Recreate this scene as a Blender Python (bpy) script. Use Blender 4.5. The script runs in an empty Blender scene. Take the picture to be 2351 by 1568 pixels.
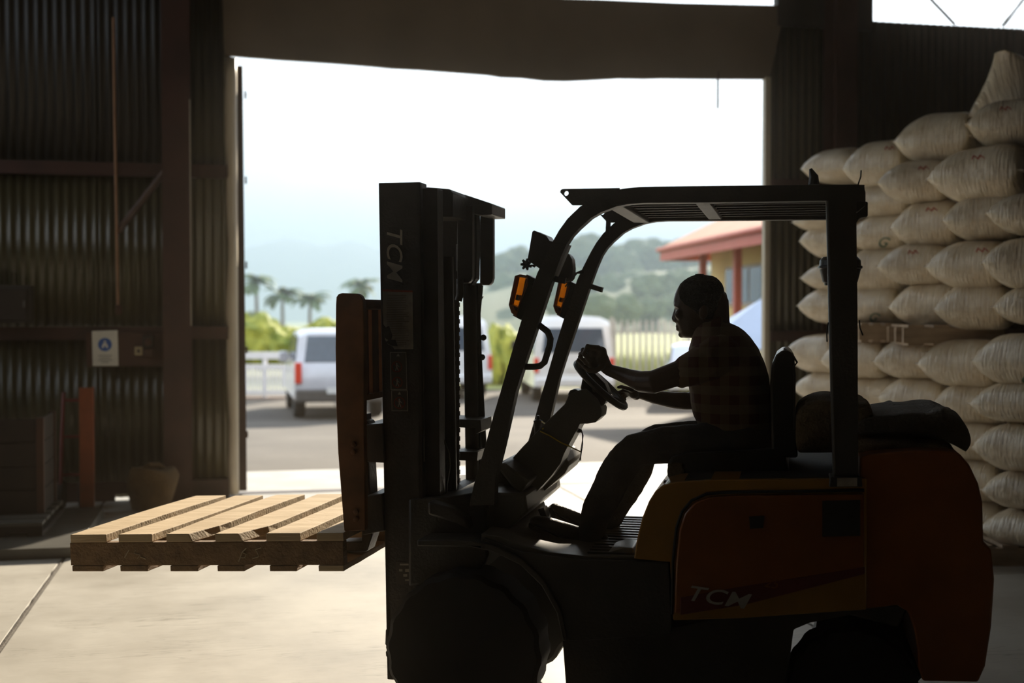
import bpy, bmesh, math, random
from math import sin, cos, pi, radians, tan, atan, sqrt
from mathutils import Vector, Matrix, noise
from mathutils.geometry import tessellate_polygon
from mathutils.bvhtree import BVHTree

random.seed(7)
SC = bpy.context.scene
COL = SC.collection

# ------------------------------------------------------------------ camera
F = 2900.0                      # focal length in pixels of a 2351 x 1568 frame
CAM = Vector((0, 0, 1.62))
PITCH = atan(69 / F)
cd = bpy.data.cameras.new('camera')
cd.sensor_width = 36.0
cd.lens = F / 2351 * 36.0
cd.clip_start = 0.05
cd.clip_end = 9000
cd.dof.use_dof = True
cd.dof.focus_distance = 5.05
cd.dof.aperture_fstop = 1.8
cam = bpy.data.objects.new('camera', cd)
cam.location = CAM
cam.rotation_euler = (pi / 2 - PITCH, 0, 0)
COL.objects.link(cam)
SC.camera = cam

# ------------------------------------------------------------------ light
SUN_AZ, SUN_EL = radians(17), radians(22.5)
SUN_DIR = Vector((sin(SUN_AZ) * cos(SUN_EL), cos(SUN_AZ) * cos(SUN_EL), sin(SUN_EL)))
sl = bpy.data.lights.new('sun', 'SUN')
sl.energy = 14.5
sl.angle = radians(1.0)
sl.color = (1.0, 0.88, 0.70)
sun = bpy.data.objects.new('sun', sl)
sun.rotation_euler = SUN_DIR.to_track_quat('Z', 'Y').to_euler()
sun.location = (8, 30, 20)
COL.objects.link(sun)

wd = bpy.data.worlds.new('sky')
SC.world = wd
wd.use_nodes = True
nt = wd.node_tree
nt.nodes.clear()
def wn(t, **k):
    n = nt.nodes.new(t)
    for a, b in k.items():
        setattr(n, a, b)
    return n
w_tc = wn('ShaderNodeTexCoord')
w_sep = wn('ShaderNodeSeparateXYZ')
w_ramp = wn('ShaderNodeValToRGB')
cr = w_ramp.color_ramp
cr.elements[0].position = 0.0
cr.elements[0].color = (0.46, 0.56, 0.66, 1)
cr.elements[1].position = 1.0
cr.elements[1].color = (0.60, 0.76, 1.0, 1)
e = cr.elements.new(0.05); e.color = (0.64, 0.71, 0.77, 1)
e = cr.elements.new(0.10); e.color = (0.96, 0.98, 1.0, 1)
e = cr.elements.new(0.55); e.color = (0.86, 0.94, 1.0, 1)
w_noise = wn('ShaderNodeTexNoise')
w_noise.inputs['Scale'].default_value = 5.0
w_noise.inputs['Detail'].default_value = 6.0
w_mulc = wn('ShaderNodeMapRange')
w_mulc.inputs[1].default_value = 0.35
w_mulc.inputs[2].default_value = 0.65
w_mulc.inputs[3].default_value = 1.0
w_mulc.inputs[4].default_value = 1.25
w_dot = wn('ShaderNodeVectorMath', operation='DOT_PRODUCT')
w_dot.inputs[1].default_value = SUN_DIR
w_mx = wn('ShaderNodeMath', operation='MAXIMUM'); w_mx.inputs[1].default_value = 0
w_pw = wn('ShaderNodeMath', operation='POWER'); w_pw.inputs[1].default_value = 12
w_ma = wn('ShaderNodeMath', operation='MULTIPLY_ADD'); w_ma.inputs[1].default_value = 2.0; w_ma.inputs[2].default_value = 1.6
w_m2 = wn('ShaderNodeMath', operation='MULTIPLY')
w_bg = wn('ShaderNodeBackground')
w_out = wn('ShaderNodeOutputWorld')
L = nt.links.new
L(w_tc.outputs['Generated'], w_sep.inputs[0])
L(w_sep.outputs['Z'], w_ramp.inputs[0])
L(w_tc.outputs['Generated'], w_noise.inputs['Vector'])
L(w_noise.outputs[0], w_mulc.inputs[0])
L(w_tc.outputs['Generated'], w_dot.inputs[0])
L(w_dot.outputs['Value'], w_mx.inputs[0])
L(w_mx.outputs[0], w_pw.inputs[0])
L(w_pw.outputs[0], w_ma.inputs[0])
L(w_ma.outputs[0], w_m2.inputs[0])
L(w_mulc.outputs[0], w_m2.inputs[1])
L(w_ramp.outputs[0], w_bg.inputs['Color'])
L(w_m2.outputs[0], w_bg.inputs['Strength'])
L(w_bg.outputs[0], w_out.inputs[0])

vs = SC.view_settings
SC.display_settings.display_device = 'sRGB'
vs.view_transform = 'Standard'
vs.look = 'None'
vs.exposure = 0.0
vs.gamma = 1.0
vs.use_curve_mapping = False
cy = SC.cycles
cy.use_denoising = True
cy.max_bounces = 8
cy.diffuse_bounces = 4
cy.glossy_bounces = 3
cy.transmission_bounces = 6
cy.volume_bounces = 1
cy.caustics_reflective = False
cy.caustics_refractive = False
cy.sample_clamp_indirect = 8.0

# ------------------------------------------------------------------ helpers: where a sight line meets a plane of the scene
FWD = Vector((0, cos(PITCH), -sin(PITCH)))
UP = Vector((0, sin(PITCH), cos(PITCH)))
def ray(px, py):
    return FWD + Vector(((px - 1175.5) / F, 0, 0)) + UP * (-(py - 784) / F)
def pt(px, py, Y):
    d = ray(px, py)
    return CAM + d * (Y / d.y)
def gp(px, py, z=0.0):
    d = ray(px, py)
    return CAM + d * ((z - CAM.z) / d.z)

class Frame:
    """a local frame (origin, turn about z) in which sight lines are met with planes y = const"""
    def __init__(s, o, ang):
        s.o = Vector(o); s.ang = ang
        s.m = Matrix.Translation(s.o) @ Matrix.Rotation(ang, 4, 'Z')
        s.inv = s.m.inverted()
    def at(s, px, py, y):
        o = s.inv @ CAM
        d = s.inv.to_3x3() @ ray(px, py)
        t = (y - o.y) / d.y
        return o + d * t
    def xz(s, px, py, y):
        p = s.at(px, py, y)
        return (p.x, p.z)
    def poly(s, pts, y):
        return [s.xz(a, b, y) for a, b in pts]

# ------------------------------------------------------------------ helpers: materials
MATS = {}
def mat(name, col, rough=0.6, metal=0.0, var=0.18, scale=6.0, bump=0.0, bscale=40.0, spec=0.5,
        stretch=(1, 1, 1), col2=None, trans=0.0, emit=None, estr=0.0, coat=0.0, det=5.0, sheen=0.0):
    if name in MATS:
        return MATS[name]
    m = bpy.data.materials.new(name)
    m.use_nodes = True
    t = m.node_tree
    b = t.nodes['Principled BSDF']
    b.inputs['Roughness'].default_value = rough
    b.inputs['Metallic'].default_value = metal
    b.inputs['Specular IOR Level'].default_value = spec
    if trans: b.inputs['Transmission Weight'].default_value = trans
    if coat: b.inputs['Coat Weight'].default_value = coat
    if sheen: b.inputs['Sheen Weight'].default_value = sheen
    if emit:
        b.inputs['Emission Color'].default_value = (*emit, 1)
        b.inputs['Emission Strength'].default_value = estr
    tc = t.nodes.new('ShaderNodeTexCoord')
    mp = t.nodes.new('ShaderNodeMapping')
    mp.inputs['Scale'].default_value = stretch
    t.links.new(tc.outputs['Object'], mp.inputs[0])
    nz = t.nodes.new('ShaderNodeTexNoise')
    nz.inputs['Scale'].default_value = scale
    nz.inputs['Detail'].default_value = det
    t.links.new(mp.outputs[0], nz.inputs['Vector'])
    rp = t.nodes.new('ShaderNodeValToRGB')
    rp.color_ramp.elements[0].position = 0.3
    rp.color_ramp.elements[1].position = 0.7
    c2 = col2 if col2 else tuple(min(1, c * (1 + var)) for c in col)
    c1 = col if col2 else tuple(c * (1 - var) for c in col)
    rp.color_ramp.elements[0].color = (*c1, 1)
    rp.color_ramp.elements[1].color = (*c2, 1)
    t.links.new(nz.outputs[0], rp.inputs[0])
    t.links.new(rp.outputs[0], b.inputs['Base Color'])
    if bump:
        n2 = t.nodes.new('ShaderNodeTexNoise')
        n2.inputs['Scale'].default_value = bscale
        n2.inputs['Detail'].default_value = 4
        t.links.new(mp.outputs[0], n2.inputs['Vector'])
        bp = t.nodes.new('ShaderNodeBump')
        bp.inputs['Strength'].default_value = bump
        bp.inputs['Distance'].default_value = 0.02
        t.links.new(n2.outputs[0], bp.inputs['Height'])
        t.links.new(bp.outputs[0], b.inputs['Normal'])
    MATS[name] = m
    return m

# ------------------------------------------------------------------ helpers: meshes
def new_obj(name, me, parent=None):
    o = bpy.data.objects.new(name, me)
    COL.objects.link(o)
    if parent is not None:
        o.parent = parent
    return o

class G:
    """collects shapes and links them as ONE mesh object"""
    def __init__(s):
        s.bm = bmesh.new()
    def faces(s, vs_, fs):
        v = [s.bm.verts.new(p) for p in vs_]
        for f in fs:
            try:
                s.bm.faces.new([v[i] for i in f])
            except ValueError:
                pass
        return s
    def box(s, c, size, rot=None):
        c = Vector(c); h = [x / 2 for x in size]
        pts = []
        for x in (-1, 1):
            for y in (-1, 1):
                for z in (-1, 1):
                    p = Vector((x * h[0], y * h[1], z * h[2]))
                    if rot is not None:
                        p = rot @ p
                    pts.append(c + p)
        return s.faces(pts, [(0, 1, 3, 2), (4, 6, 7, 5), (0, 4, 5, 1), (2, 3, 7, 6), (0, 2, 6, 4), (1, 5, 7, 3)])
    def bx(s, x0, x1, y0, y1, z0, z1):
        return s.box(((x0 + x1) / 2, (y0 + y1) / 2, (z0 + z1) / 2), (abs(x1 - x0), abs(y1 - y0), abs(z1 - z0)))
    def prism(s, poly, y0, y1, holes=()):
        """poly in (x, z), extruded along y"""
        if y0 > y1: y0, y1 = y1, y0
        loops = [[Vector((a, b, 0)) for a, b in poly]] + [[Vector((a, b, 0)) for a, b in h] for h in holes]
        tris = tessellate_polygon(loops)
        flat = [p for l in loops for p in l]
        n = len(flat)
        v0 = [s.bm.verts.new((p.x, y0, p.y)) for p in flat]
        v1 = [s.bm.verts.new((p.x, y1, p.y)) for p in flat]
        for t in tris:
            for vv in (v0, v1):
                try: s.bm.faces.new([vv[i] for i in t])
                except ValueError: pass
        k = 0
        for l in loops:
            m = len(l)
            for i in range(m):
                a, b = k + i, k + (i + 1) % m
                try: s.bm.faces.new((v0[a], v0[b], v1[b], v1[a]))
                except ValueError: pass
            k += m
        return s
    def tube(s, path, r, seg=10, closed=False, cap=True):
        path = [Vector(p) for p in path]
        n = len(path)
        rs = r if isinstance(r, (list, tuple)) else [r] * n
        rings = []
        prev = None
        for i in range(n):
            if closed:
                t = path[(i + 1) % n] - path[i - 1]
            else:
                t = path[min(i + 1, n - 1)] - path[max(i - 1, 0)]
            t.normalize()
            if prev is None:
                a = Vector((0, 0, 1)) if abs(t.z) < 0.9 else Vector((1, 0, 0))
                u = t.cross(a).normalized()
            else:
                u = (prev - t * prev.dot(t))
                u = u.normalized() if u.length > 1e-6 else t.orthogonal().normalized()
            prev = u
            w = t.cross(u)
            rings.append([s.bm.verts.new(path[i] + (u * cos(2 * pi * k / seg) + w * sin(2 * pi * k / seg)) * rs[i]) for k in range(seg)])
        m = n if closed else n - 1
        for i in range(m):
            A, B = rings[i], rings[(i + 1) % n]
            for k in range(seg):
                s.bm.faces.new((A[k], A[(k + 1) % seg], B[(k + 1) % seg], B[k]))
        if cap and not closed:
            s.bm.faces.new(rings[0][::-1]); s.bm.faces.new(rings[-1])
        return s
    def lathe(s, prof, o=(0, 0, 0), axis='Z', seg=32, lug=None):
        """prof: (radius, height) pairs round an axis"""
        o = Vector(o)
        rings = []
        for j, (r, h) in enumerate(prof):
            ring = []
            for k in range(seg):
                a = 2 * pi * k / seg
                rr = r
                if lug and lug[0] <= j <= lug[1] and (k // lug[3]) % 2 == 0:
                    rr = r + lug[2]
                x, y = rr * cos(a), rr * sin(a)
                p = {'Z': (x, y, h), 'Y': (x, h, y), 'X': (h, x, y)}[axis]
                ring.append(s.bm.verts.new(o + Vector(p)))
            rings.append(ring)
        for i in range(len(rings) - 1):
            A, B = rings[i], rings[i + 1]
            for k in range(seg):
                s.bm.faces.new((A[k], A[(k + 1) % seg], B[(k + 1) % seg], B[k]))
        s.bm.faces.new(rings[0][::-1]); s.bm.faces.new(rings[-1])
        return s
    def loft(s, rings, cap=True, closed=False):
        R = [[s.bm.verts.new(p) for p in ring] for ring in rings]
        n = len(R[0])
        for i in range(len(R) if closed else len(R) - 1):
            A, B = R[i], R[(i + 1) % len(R)]
            for k in range(n):
                s.bm.faces.new((A[k], A[(k + 1) % n], B[(k + 1) % n], B[k]))
        if cap and not closed:
            s.bm.faces.new(R[0][::-1]); s.bm.faces.new(R[-1])
        return s
    def sphere(s, c, r, sub=2, sc=(1, 1, 1)):
        m = Matrix.Translation(Vector(c)) @ Matrix.Diagonal((*sc, 1))
        bmesh.ops.create_icosphere(s.bm, subdivisions=sub, radius=r, matrix=m)
        return s
    def mesh(s, name, m=None, smooth=None):
        bmesh.ops.recalc_face_normals(s.bm, faces=s.bm.faces[:])
        me = bpy.data.meshes.new(name)
        s.bm.to_mesh(me); s.bm.free()
        if m: me.materials.append(m)
        if smooth is not None:
            for p in me.polygons: p.use_smooth = True
            me.set_sharp_from_angle(angle=radians(smooth))
        return me
    def obj(s, name, m, parent=None, bevel=0.0, smooth=35, label=None, seg=2, kind=None):
        me = s.mesh(name, m, smooth)
        o = new_obj(name, me, parent)
        if bevel:
            bv = o.modifiers.new('bevel', 'BEVEL')
            bv.width = bevel; bv.segments = seg; bv.limit_method = 'ANGLE'; bv.angle_limit = radians(35)
            bv.harden_normals = False
        if label: o['label'] = label
        if kind: o['kind'] = kind
        return o

def tag(o, label, cat, group=None, kind=None):
    o['label'] = label
    o['category'] = cat
    if group: o['group'] = group
    if kind: o['kind'] = kind
    return o
def thing(name, label, cat, loc=(0, 0, 0), rz=0.0, group=None):
    o = bpy.data.objects.new(name, None)
    o.empty_display_size = 0.1
    COL.objects.link(o)
    o.location = loc
    o.rotation_euler = (0, 0, rz)
    return tag(o, label, cat, group)
def struct(o):
    o['kind'] = 'structure'
    return o
def copy_tree(o, parent=None):
    c = o.copy(); COL.objects.link(c)
    if parent is not None: c.parent = parent
    for ch in [x for x in bpy.data.objects if x.parent == o]:
        copy_tree(ch, c)
    return c
SCRATCH = bpy.data.scenes.new('scratch')
def evaluated_mesh(o):
    SCRATCH.collection.objects.link(o)
    with bpy.context.temp_override(scene=SCRATCH, view_layer=SCRATCH.view_layers[0]):
        dg = bpy.context.evaluated_depsgraph_get()
    me = bpy.data.meshes.new_from_object(o.evaluated_get(dg))
    SCRATCH.collection.objects.unlink(o)
    return me
def text_mesh(body, size, shear=0.0, extrude=0.0008, bold=0.0):
    cu = bpy.data.curves.new('lettering', 'FONT')
    cu.body = body; cu.size = size; cu.shear = shear; cu.extrude = extrude; cu.offset = bold
    cu.align_x = 'CENTER'; cu.align_y = 'CENTER'
    cu.resolution_u = 4
    o = bpy.data.objects.new('lettering', cu)
    me = evaluated_mesh(o)
    bpy.data.objects.remove(o)
    bpy.data.curves.remove(cu)
    return me
def circ(cx, cz, r, n=16):
    return [(cx + r * cos(2 * pi * k / n), cz + r * sin(2 * pi * k / n)) for k in range(n)]

# ------------------------------------------------------------------ materials
def concrete():
    m = bpy.data.materials.new('concrete_floor'); m.use_nodes = True
    t = m.node_tree; b = t.nodes['Principled BSDF']
    N = lambda ty: t.nodes.new(ty)
    tc = N('ShaderNodeTexCoord')
    n1 = N('ShaderNodeTexNoise'); n1.inputs['Scale'].default_value = 0.9; n1.inputs['Detail'].default_value = 10; n1.inputs['Roughness'].default_value = 0.65
    t.links.new(tc.outputs['Object'], n1.inputs['Vector'])
    r1 = N('ShaderNodeValToRGB')
    r1.color_ramp.elements[0].position = 0.32; r1.color_ramp.elements[0].color = (0.36, 0.33, 0.28, 1)
    r1.color_ramp.elements[1].position = 0.62; r1.color_ramp.elements[1].color = (0.53, 0.50, 0.44, 1)
    t.links.new(n1.outputs[0], r1.inputs[0])
    col = r1.outputs[0]
    # tyre scuffs and scratches: thin dark lines picked out of stretched noise
    for k, (rot, sc, lo) in enumerate((((0, 0, 0.5), (0.9, 9.0, 1), 0.018), ((0, 0, 1.9), (0.7, 12.0, 1), 0.014), ((0, 0, -0.3), (2.0, 30.0, 1), 0.022))):
        mp = N('ShaderNodeMapping'); mp.inputs['Rotation'].default_value = rot; mp.inputs['Scale'].default_value = sc
        t.links.new(tc.outputs['Object'], mp.inputs[0])
        n = N('ShaderNodeTexNoise'); n.inputs['Scale'].default_value = 1.1; n.inputs['Detail'].default_value = 3; n.inputs['Distortion'].default_value = 1.2
        t.links.new(mp.outputs[0], n.inputs['Vector'])
        a = N('ShaderNodeMath'); a.operation = 'SUBTRACT'; a.inputs[1].default_value = 0.5
        t.links.new(n.outputs[0], a.inputs[0])
        ab = N('ShaderNodeMath'); ab.operation = 'ABSOLUTE'; t.links.new(a.outputs[0], ab.inputs[0])
        mr = N('ShaderNodeMapRange'); mr.inputs[1].default_value = 0.0; mr.inputs[2].default_value = lo; mr.inputs[3].default_value = 0.55; mr.inputs[4].default_value = 0.0
        t.links.new(ab.outputs[0], mr.inputs[0])
        nb = N('ShaderNodeTexNoise'); nb.inputs['Scale'].default_value = 1.3 + k; t.links.new(tc.outputs['Object'], nb.inputs['Vector'])
        mb = N('ShaderNodeMapRange'); mb.inputs[1].default_value = 0.52; mb.inputs[2].default_value = 0.68
        t.links.new(nb.outputs[0], mb.inputs[0])
        mu = N('ShaderNodeMath'); mu.operation = 'MULTIPLY'; t.links.new(mr.outputs[0], mu.inputs[0]); t.links.new(mb.outputs[0], mu.inputs[1])
        mx = N('ShaderNodeMix'); mx.data_type = 'RGBA'; mx.inputs['B'].default_value = (0.16, 0.14, 0.11, 1)
        t.links.new(mu.outputs[0], mx.inputs['Factor']); t.links.new(col, mx.inputs['A'])
        col = mx.outputs['Result']
    t.links.new(col, b.inputs['Base Color'])
    n2 = N('ShaderNodeTexNoise'); n2.inputs['Scale'].default_value = 9; n2.inputs['Detail'].default_value = 8
    t.links.new(tc.outputs['Object'], n2.inputs['Vector'])
    rr = N('ShaderNodeMapRange'); rr.inputs[3].default_value = 0.42; rr.inputs[4].default_value = 0.72
    t.links.new(n1.outputs[0], rr.inputs[0]); t.links.new(rr.outputs[0], b.inputs['Roughness'])
    bp = N('ShaderNodeBump'); bp.inputs['Strength'].default_value = 0.12; bp.inputs['Distance'].default_value = 0.01
    t.links.new(n2.outputs[0], bp.inputs['Height']); t.links.new(bp.outputs[0], b.inputs['Normal'])
    return m
M_floor = concrete()
M_joint = mat('joint_dirt', (0.07, 0.055, 0.04), 0.9, scale=20, bump=0.8, bscale=60)
M_pave = mat('pavement_concrete', (0.50, 0.48, 0.44), 0.7, scale=2, bump=0.2, bscale=30)
M_yard = mat('yard_gravel', (0.042, 0.034, 0.026), 0.9, col2=(0.115, 0.098, 0.078), scale=0.35, bump=0.6, bscale=6, det=8)
M_lawn = mat('lawn_grass', (0.20, 0.23, 0.06), 0.9, col2=(0.36, 0.36, 0.13), scale=0.3, bump=0.5, bscale=5)
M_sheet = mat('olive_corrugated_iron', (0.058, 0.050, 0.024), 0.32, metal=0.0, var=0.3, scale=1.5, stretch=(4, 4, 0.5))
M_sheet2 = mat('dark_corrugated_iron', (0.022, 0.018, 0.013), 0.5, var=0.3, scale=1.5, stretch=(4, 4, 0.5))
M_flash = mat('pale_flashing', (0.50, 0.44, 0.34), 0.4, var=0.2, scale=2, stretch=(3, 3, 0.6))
M_redsteel = mat('red_oxide_steel', (0.042, 0.015, 0.009), 0.5, var=0.25, scale=4)
M_headm = mat('header_sheet', (0.15, 0.115, 0.08), 0.5, var=0.2, scale=1.2)
M_dark = mat('dark_shell', (0.035, 0.03, 0.025), 0.8)
M_roof = mat('roof_underside', (0.22, 0.21, 0.19), 0.5)

# ------------------------------------------------------------------ setting
WA = radians(12.2)
WF = Frame((-2.40, 11.05, 0), WA)
def wroot(name, me=None):
    o = new_obj(name, me)
    o.location = WF.o; o.rotation_euler = (0, 0, WA)
    return struct(o)
U0, U1, YN = -5.2, 9.0, -17.0
u_door1 = WF.at(1753, 700, 0).x
u_col0 = WF.at(1885, 700, -0.05).x
u_col1 = WF.at(1962, 300, -0.25).x

g = G().bx(U0, U1, YN, 0.25, -0.30, -0.005)
floor = wroot('floor', g.mesh('floor', M_joint))
js = [U0, -1.12, 2.9, 6.9, U1]
for i in range(4):
    ys = [YN, -12.3, -4.35, 0.25] if i > 1 else [YN, 0.25]
    for k in range(len(ys) - 1):
        G().bx(js[i] + 0.012, js[i + 1] - 0.012, ys[k] + 0.006, ys[k + 1] - 0.006, -0.04, 0.0).obj(
            'slab', M_floor, floor, bevel=0.006, smooth=None)

# rope like bead of dirt in the joint
pth = []
for k in range(90):
    y = -0.3 - k * 0.11
    pth.append((-1.12 + 0.006 * noise.noise((k * 0.9, 3, 1)), y, -0.004 + 0.003 * noise.noise((k * 1.3, 1, 7))))
G().tube(pth, [0.011 + 0.004 * noise.noise((k * 2.1, 0, 3)) for k in range(90)], 6).obj('joint_filler', M_joint, floor)

pv = wroot('pavement', G().bx(-9, 14, 0.25, 1.75, -0.4, -0.004).mesh('pavement', M_pave))
# yard falling away from the warehouse, then lawn
g = G()
rows = [(1.75, -0.01), (6, -0.20), (10, -0.38), (14.5, -0.57), (20, -0.60), (24, -0.60)]
xs = [-60 + 4 * i for i in range(31)]
vs_ = []; fs = []
for j, (y, z) in enumerate(rows):
    for x in xs:
        vs_.append((x, y, z + (0.02 * noise.noise((x * 0.3, y * 0.3, 0)) if j else 0)))
for j in range(len(rows) - 1):
    for i in range(len(xs) - 1):
        a = j * len(xs) + i
        fs.append((a, a + 1, a + 1 + len(xs), a + len(xs)))
yard = wroot('ground', g.faces(vs_, fs).mesh('ground', M_yard, 60))
g = G()
vs_ = []; fs = []
rows = [(24, -0.60), (30, -0.55), (60, -0.6), (150, -1.0), (400, -3), (1300, -8)]
xs = [-700, -200, -60, -20, 20, 60, 200, 700]
for j, (y, z) in enumerate(rows):
    for x in xs: vs_.append((x, y, z))
for j in range(len(rows) - 1):
    for i in range(len(xs) - 1):
        a = j * len(xs) + i
        fs.append((a, a + 1, a + 1 + len(xs), a + len(xs)))
wroot('lawn', g.faces(vs_, fs).mesh('lawn', M_lawn, 60))

# --- the wall with the big doorway
PITCHC = 0.076
def sheet_mesh(w, h, seed=0, amp=0.010):
    n = max(8, int(w / PITCHC * 8))
    g = G(); vs_ = []; fs = []
    for j, z in enumerate((0, h)):
        for i in range(n + 1):
            u = w * i / n
            vs_.append((u, amp * sin(2 * pi * u / PITCHC), z))
    for i in range(n):
        fs.append((i, i + 1, i + 1 + n + 1, i + n + 1))
    return g.faces(vs_, fs)
def sheets(parent, u0, u1, z0, z1, m, y=0.0, width=0.76):
    n = max(1, round((u1 - u0) / width)); w = (u1 - u0) / n
    for k in range(n):
        o = sheet_mesh(w + 0.03, z1 - z0).obj('corrugated_sheet', m, parent, smooth=80)
        o.location = (u0 + k * w, y + (0.003 if k % 2 else 0.0), z0)
        sd = o.modifiers.new('thickness', 'SOLIDIFY'); sd.thickness = 0.002
    return
def wz(px, py, y=0.0): return WF.at(px, py, y).z
u_lcol0, u_lcol1 = WF.at(374, 700, -0.30).x, WF.at(438, 700, -0.30).x
u_p0, u_p1 = WF.at(438, 700, 0).x, WF.at(524, 700, 0).x
ZG = [wz(265, 765, -0.08), wz(265, 388, -0.08)]
g = G()
for z in ZG:
    g.bx(U0, u_p1, -0.085, -0.02, z - 0.055, z + 0.055)
us0, us1 = WF.at(265, 1165, -0.05).x, WF.at(297, 1165, -0.05).x
g.bx(U0, us0, -0.085, -0.02, 0.0, 0.16); g.bx(us1, u_p1, -0.085, -0.02, 0.0, 0.16); g.bx(us0, us1, -0.085, -0.02, 0.06, 0.16)
g.bx(U0, u_p1, -0.085, -0.02, 4.40, 4.56)
for z in (ZG[0] - 0.05, ZG[1]):
    g.bx(u_door1 + 0.05, U1, -0.085, -0.02, z - 0.05, z + 0.05)
g.bx(u_door1 + 0.05, U1, -0.085, -0.02, 0.0, 0.16)
wb = wroot('wall_back', g.mesh('wall_back', M_redsteel))
zmid = ZG[0]
ztop = wz(1990, 47)
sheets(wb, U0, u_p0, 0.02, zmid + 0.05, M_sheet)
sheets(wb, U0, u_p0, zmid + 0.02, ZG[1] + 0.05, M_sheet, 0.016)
sheets(wb, U0, u_p0, ZG[1] + 0.02, 5.6, M_sheet2, 0.030)  # darker sheet paints in the light falloff high on this wall
sheets(wb, u_p0, u_p1, 0.02, zmid + 0.05, M_sheet, -0.02)
sheets(wb, u_p0, u_p1, zmid + 0.02, 4.4, M_sheet, -0.005)
sheets(wb, u_door1 + 0.04, u_col0, 0.02, 4.5, M_sheet)
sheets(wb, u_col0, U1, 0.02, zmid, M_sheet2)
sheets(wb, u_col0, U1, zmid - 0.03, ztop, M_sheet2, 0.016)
# left of the doorway above the header
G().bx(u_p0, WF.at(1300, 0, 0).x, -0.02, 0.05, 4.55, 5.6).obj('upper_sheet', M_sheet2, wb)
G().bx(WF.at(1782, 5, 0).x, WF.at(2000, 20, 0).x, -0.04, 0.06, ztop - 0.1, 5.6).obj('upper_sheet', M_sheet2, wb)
G().bx(U0, U1, -0.06, 0.06, 5.25, 5.6).obj('eaves_beam', M_redsteel, wb)
# header over the doorway with a worn, sagging lower edge
low = [(515, 127), (560, 131), (600, 134), (650, 138), (700, 141), (760, 145), (800, 148), (860, 153), (900, 157), (960, 160),
       (1000, 163), (1080, 169), (1120, 172), (1150, 177), (1200, 179), (1250, 185), (1300, 186), (1350, 184), (1420, 180), (1480, 181), (1520, 180), (1620, 181), (1765, 182)]
hp = [WF.xz(a, b, 0.0) for a, b in low]
top = [WF.xz(1800, 15, 0.0), WF.xz(1780, 14, 0), WF.xz(1690, 12, 0), WF.xz(1560, 9, 0), WF.xz(1372, 1, 0), WF.xz(1200, -4, 0.0), (hp[0][0] - 0.02, 4.62)]
hd = G().prism(hp + top, -0.03, 0.03).obj('header', M_headm, wb)
#G().prism([(u_p0, 4.35), (u_door1 + 0.3, 4.35), (u_door1 + 0.3, 4.10), (u_p0, 4.10)], -0.16, -0.03).obj('header_rail', M_headm, wb, bevel=0.03)
# posts
def post(name, u0, u1, y0, y1, z1, m, z0=0.0):
    g = G()
    d = (y1 - y0)
    g.bx(u0, u1, y0, y0 + 0.014, z0, z1); g.bx(u0, u1, y1 - 0.014, y1, z0, z1)
    g.bx((u0 + u1) / 2 - 0.006, (u0 + u1) / 2 + 0.006, y0, y1, z0, z1)
    g.bx(u0 - 0.05, u1 + 0.05, y0 - 0.03, y1, z0, z0 + 0.02)
    return wroot(name, g.mesh(name, m))
post('trim_1', u_lcol0, u_lcol1, -0.32, -0.03, 5.5, M_redsteel)
tr_ = bpy.data.objects['trim_1']
G().bx(u_lcol1 - 0.001, u_lcol1 + 0.005, -0.326, -0.304, 1.5, 3.4).obj('painted_edge_light', M_flash, tr_, label='pale strip painted in as the sunlit edge')  # pale strip added to read as a sunlit post edge
post('trim_2', u_col0 + 0.02, u_col1, -0.30, -0.03, 5.5, M_redsteel)
# pale flashing down the left side of the doorway
d1 = wroot('door_1', G().bx(0, u_door1, 0.10, 0.24, -0.02, 0.004).mesh('door_1', M_redsteel))
g = G(); ring = []
zA, zB = 0.02, hp[0][1] - 0.02
uA, uB = WF.at(519, 700, -0.02).x, WF.at(547, 700, -0.02).x
vs_ = []; fs = []
for j in range(25):
    z = zA + (zB - zA) * j / 24
    wob = 0.010 * sin(j * 0.55) + 0.012 * noise.noise((j * 0.35, 0, 4))
    for k in range(7):
        t = k / 6
        vs_.append((uA + (uB - uA) * t + wob * (1 - t), -0.02 - 0.035 * sin(pi * t) - wob * 0.6 + 0.03 * t, z))
for j in range(24):
    for k in range(6):
        a = j * 7 + k
        fs.append((a, a + 1, a + 8, a + 7))
o = g.faces(vs_, fs).obj('flashing', M_flash, d1, smooth=80)
o.modifiers.new('thickness', 'SOLIDIFY').thickness = 0.003
# edge of the sliding door leaf, standing a little proud outside
a0 = WF.at(546, 1138, 0.12); a1 = WF.at(567, 1138, 0.12); b0 = WF.at(540, 150, 0.12); b1 = WF.at(557, 152, 0.12)
G().prism([(a0.x - 0.5, 0.03), (a1.x, 0.03), (b1.x, b1.z), (a0.x - 0.5, b1.z)], 0.10, 0.17).obj('door_leaf', M_redsteel, d1, bevel=0.006)
g = G()
for k in range(5):
    g.bx(a1.x - 0.004, a1.x + 0.012, 0.11, 0.16, 0.5 + k * 0.75, 0.56 + k * 0.75)
g.obj('door_hinge', M_redsteel, d1)
ja = WF.at(1753, 700, 0.0).x
G().bx(ja - 0.012, ja + 0.05, -0.05, 0.03, 0.0, hp[-1][1] + 0.02).obj('jamb', M_flash, d1, bevel=0.01)
# strap that hangs from the header
s0 = WF.at(1648, 178, -0.05); s1 = WF.at(1648, 250, -0.05)
G().bx(s0.x - 0.008, s0.x + 0.008, -0.06, -0.045, s1.z, s0.z + 0.05).obj('guide_strap', M_redsteel, d1)

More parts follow.
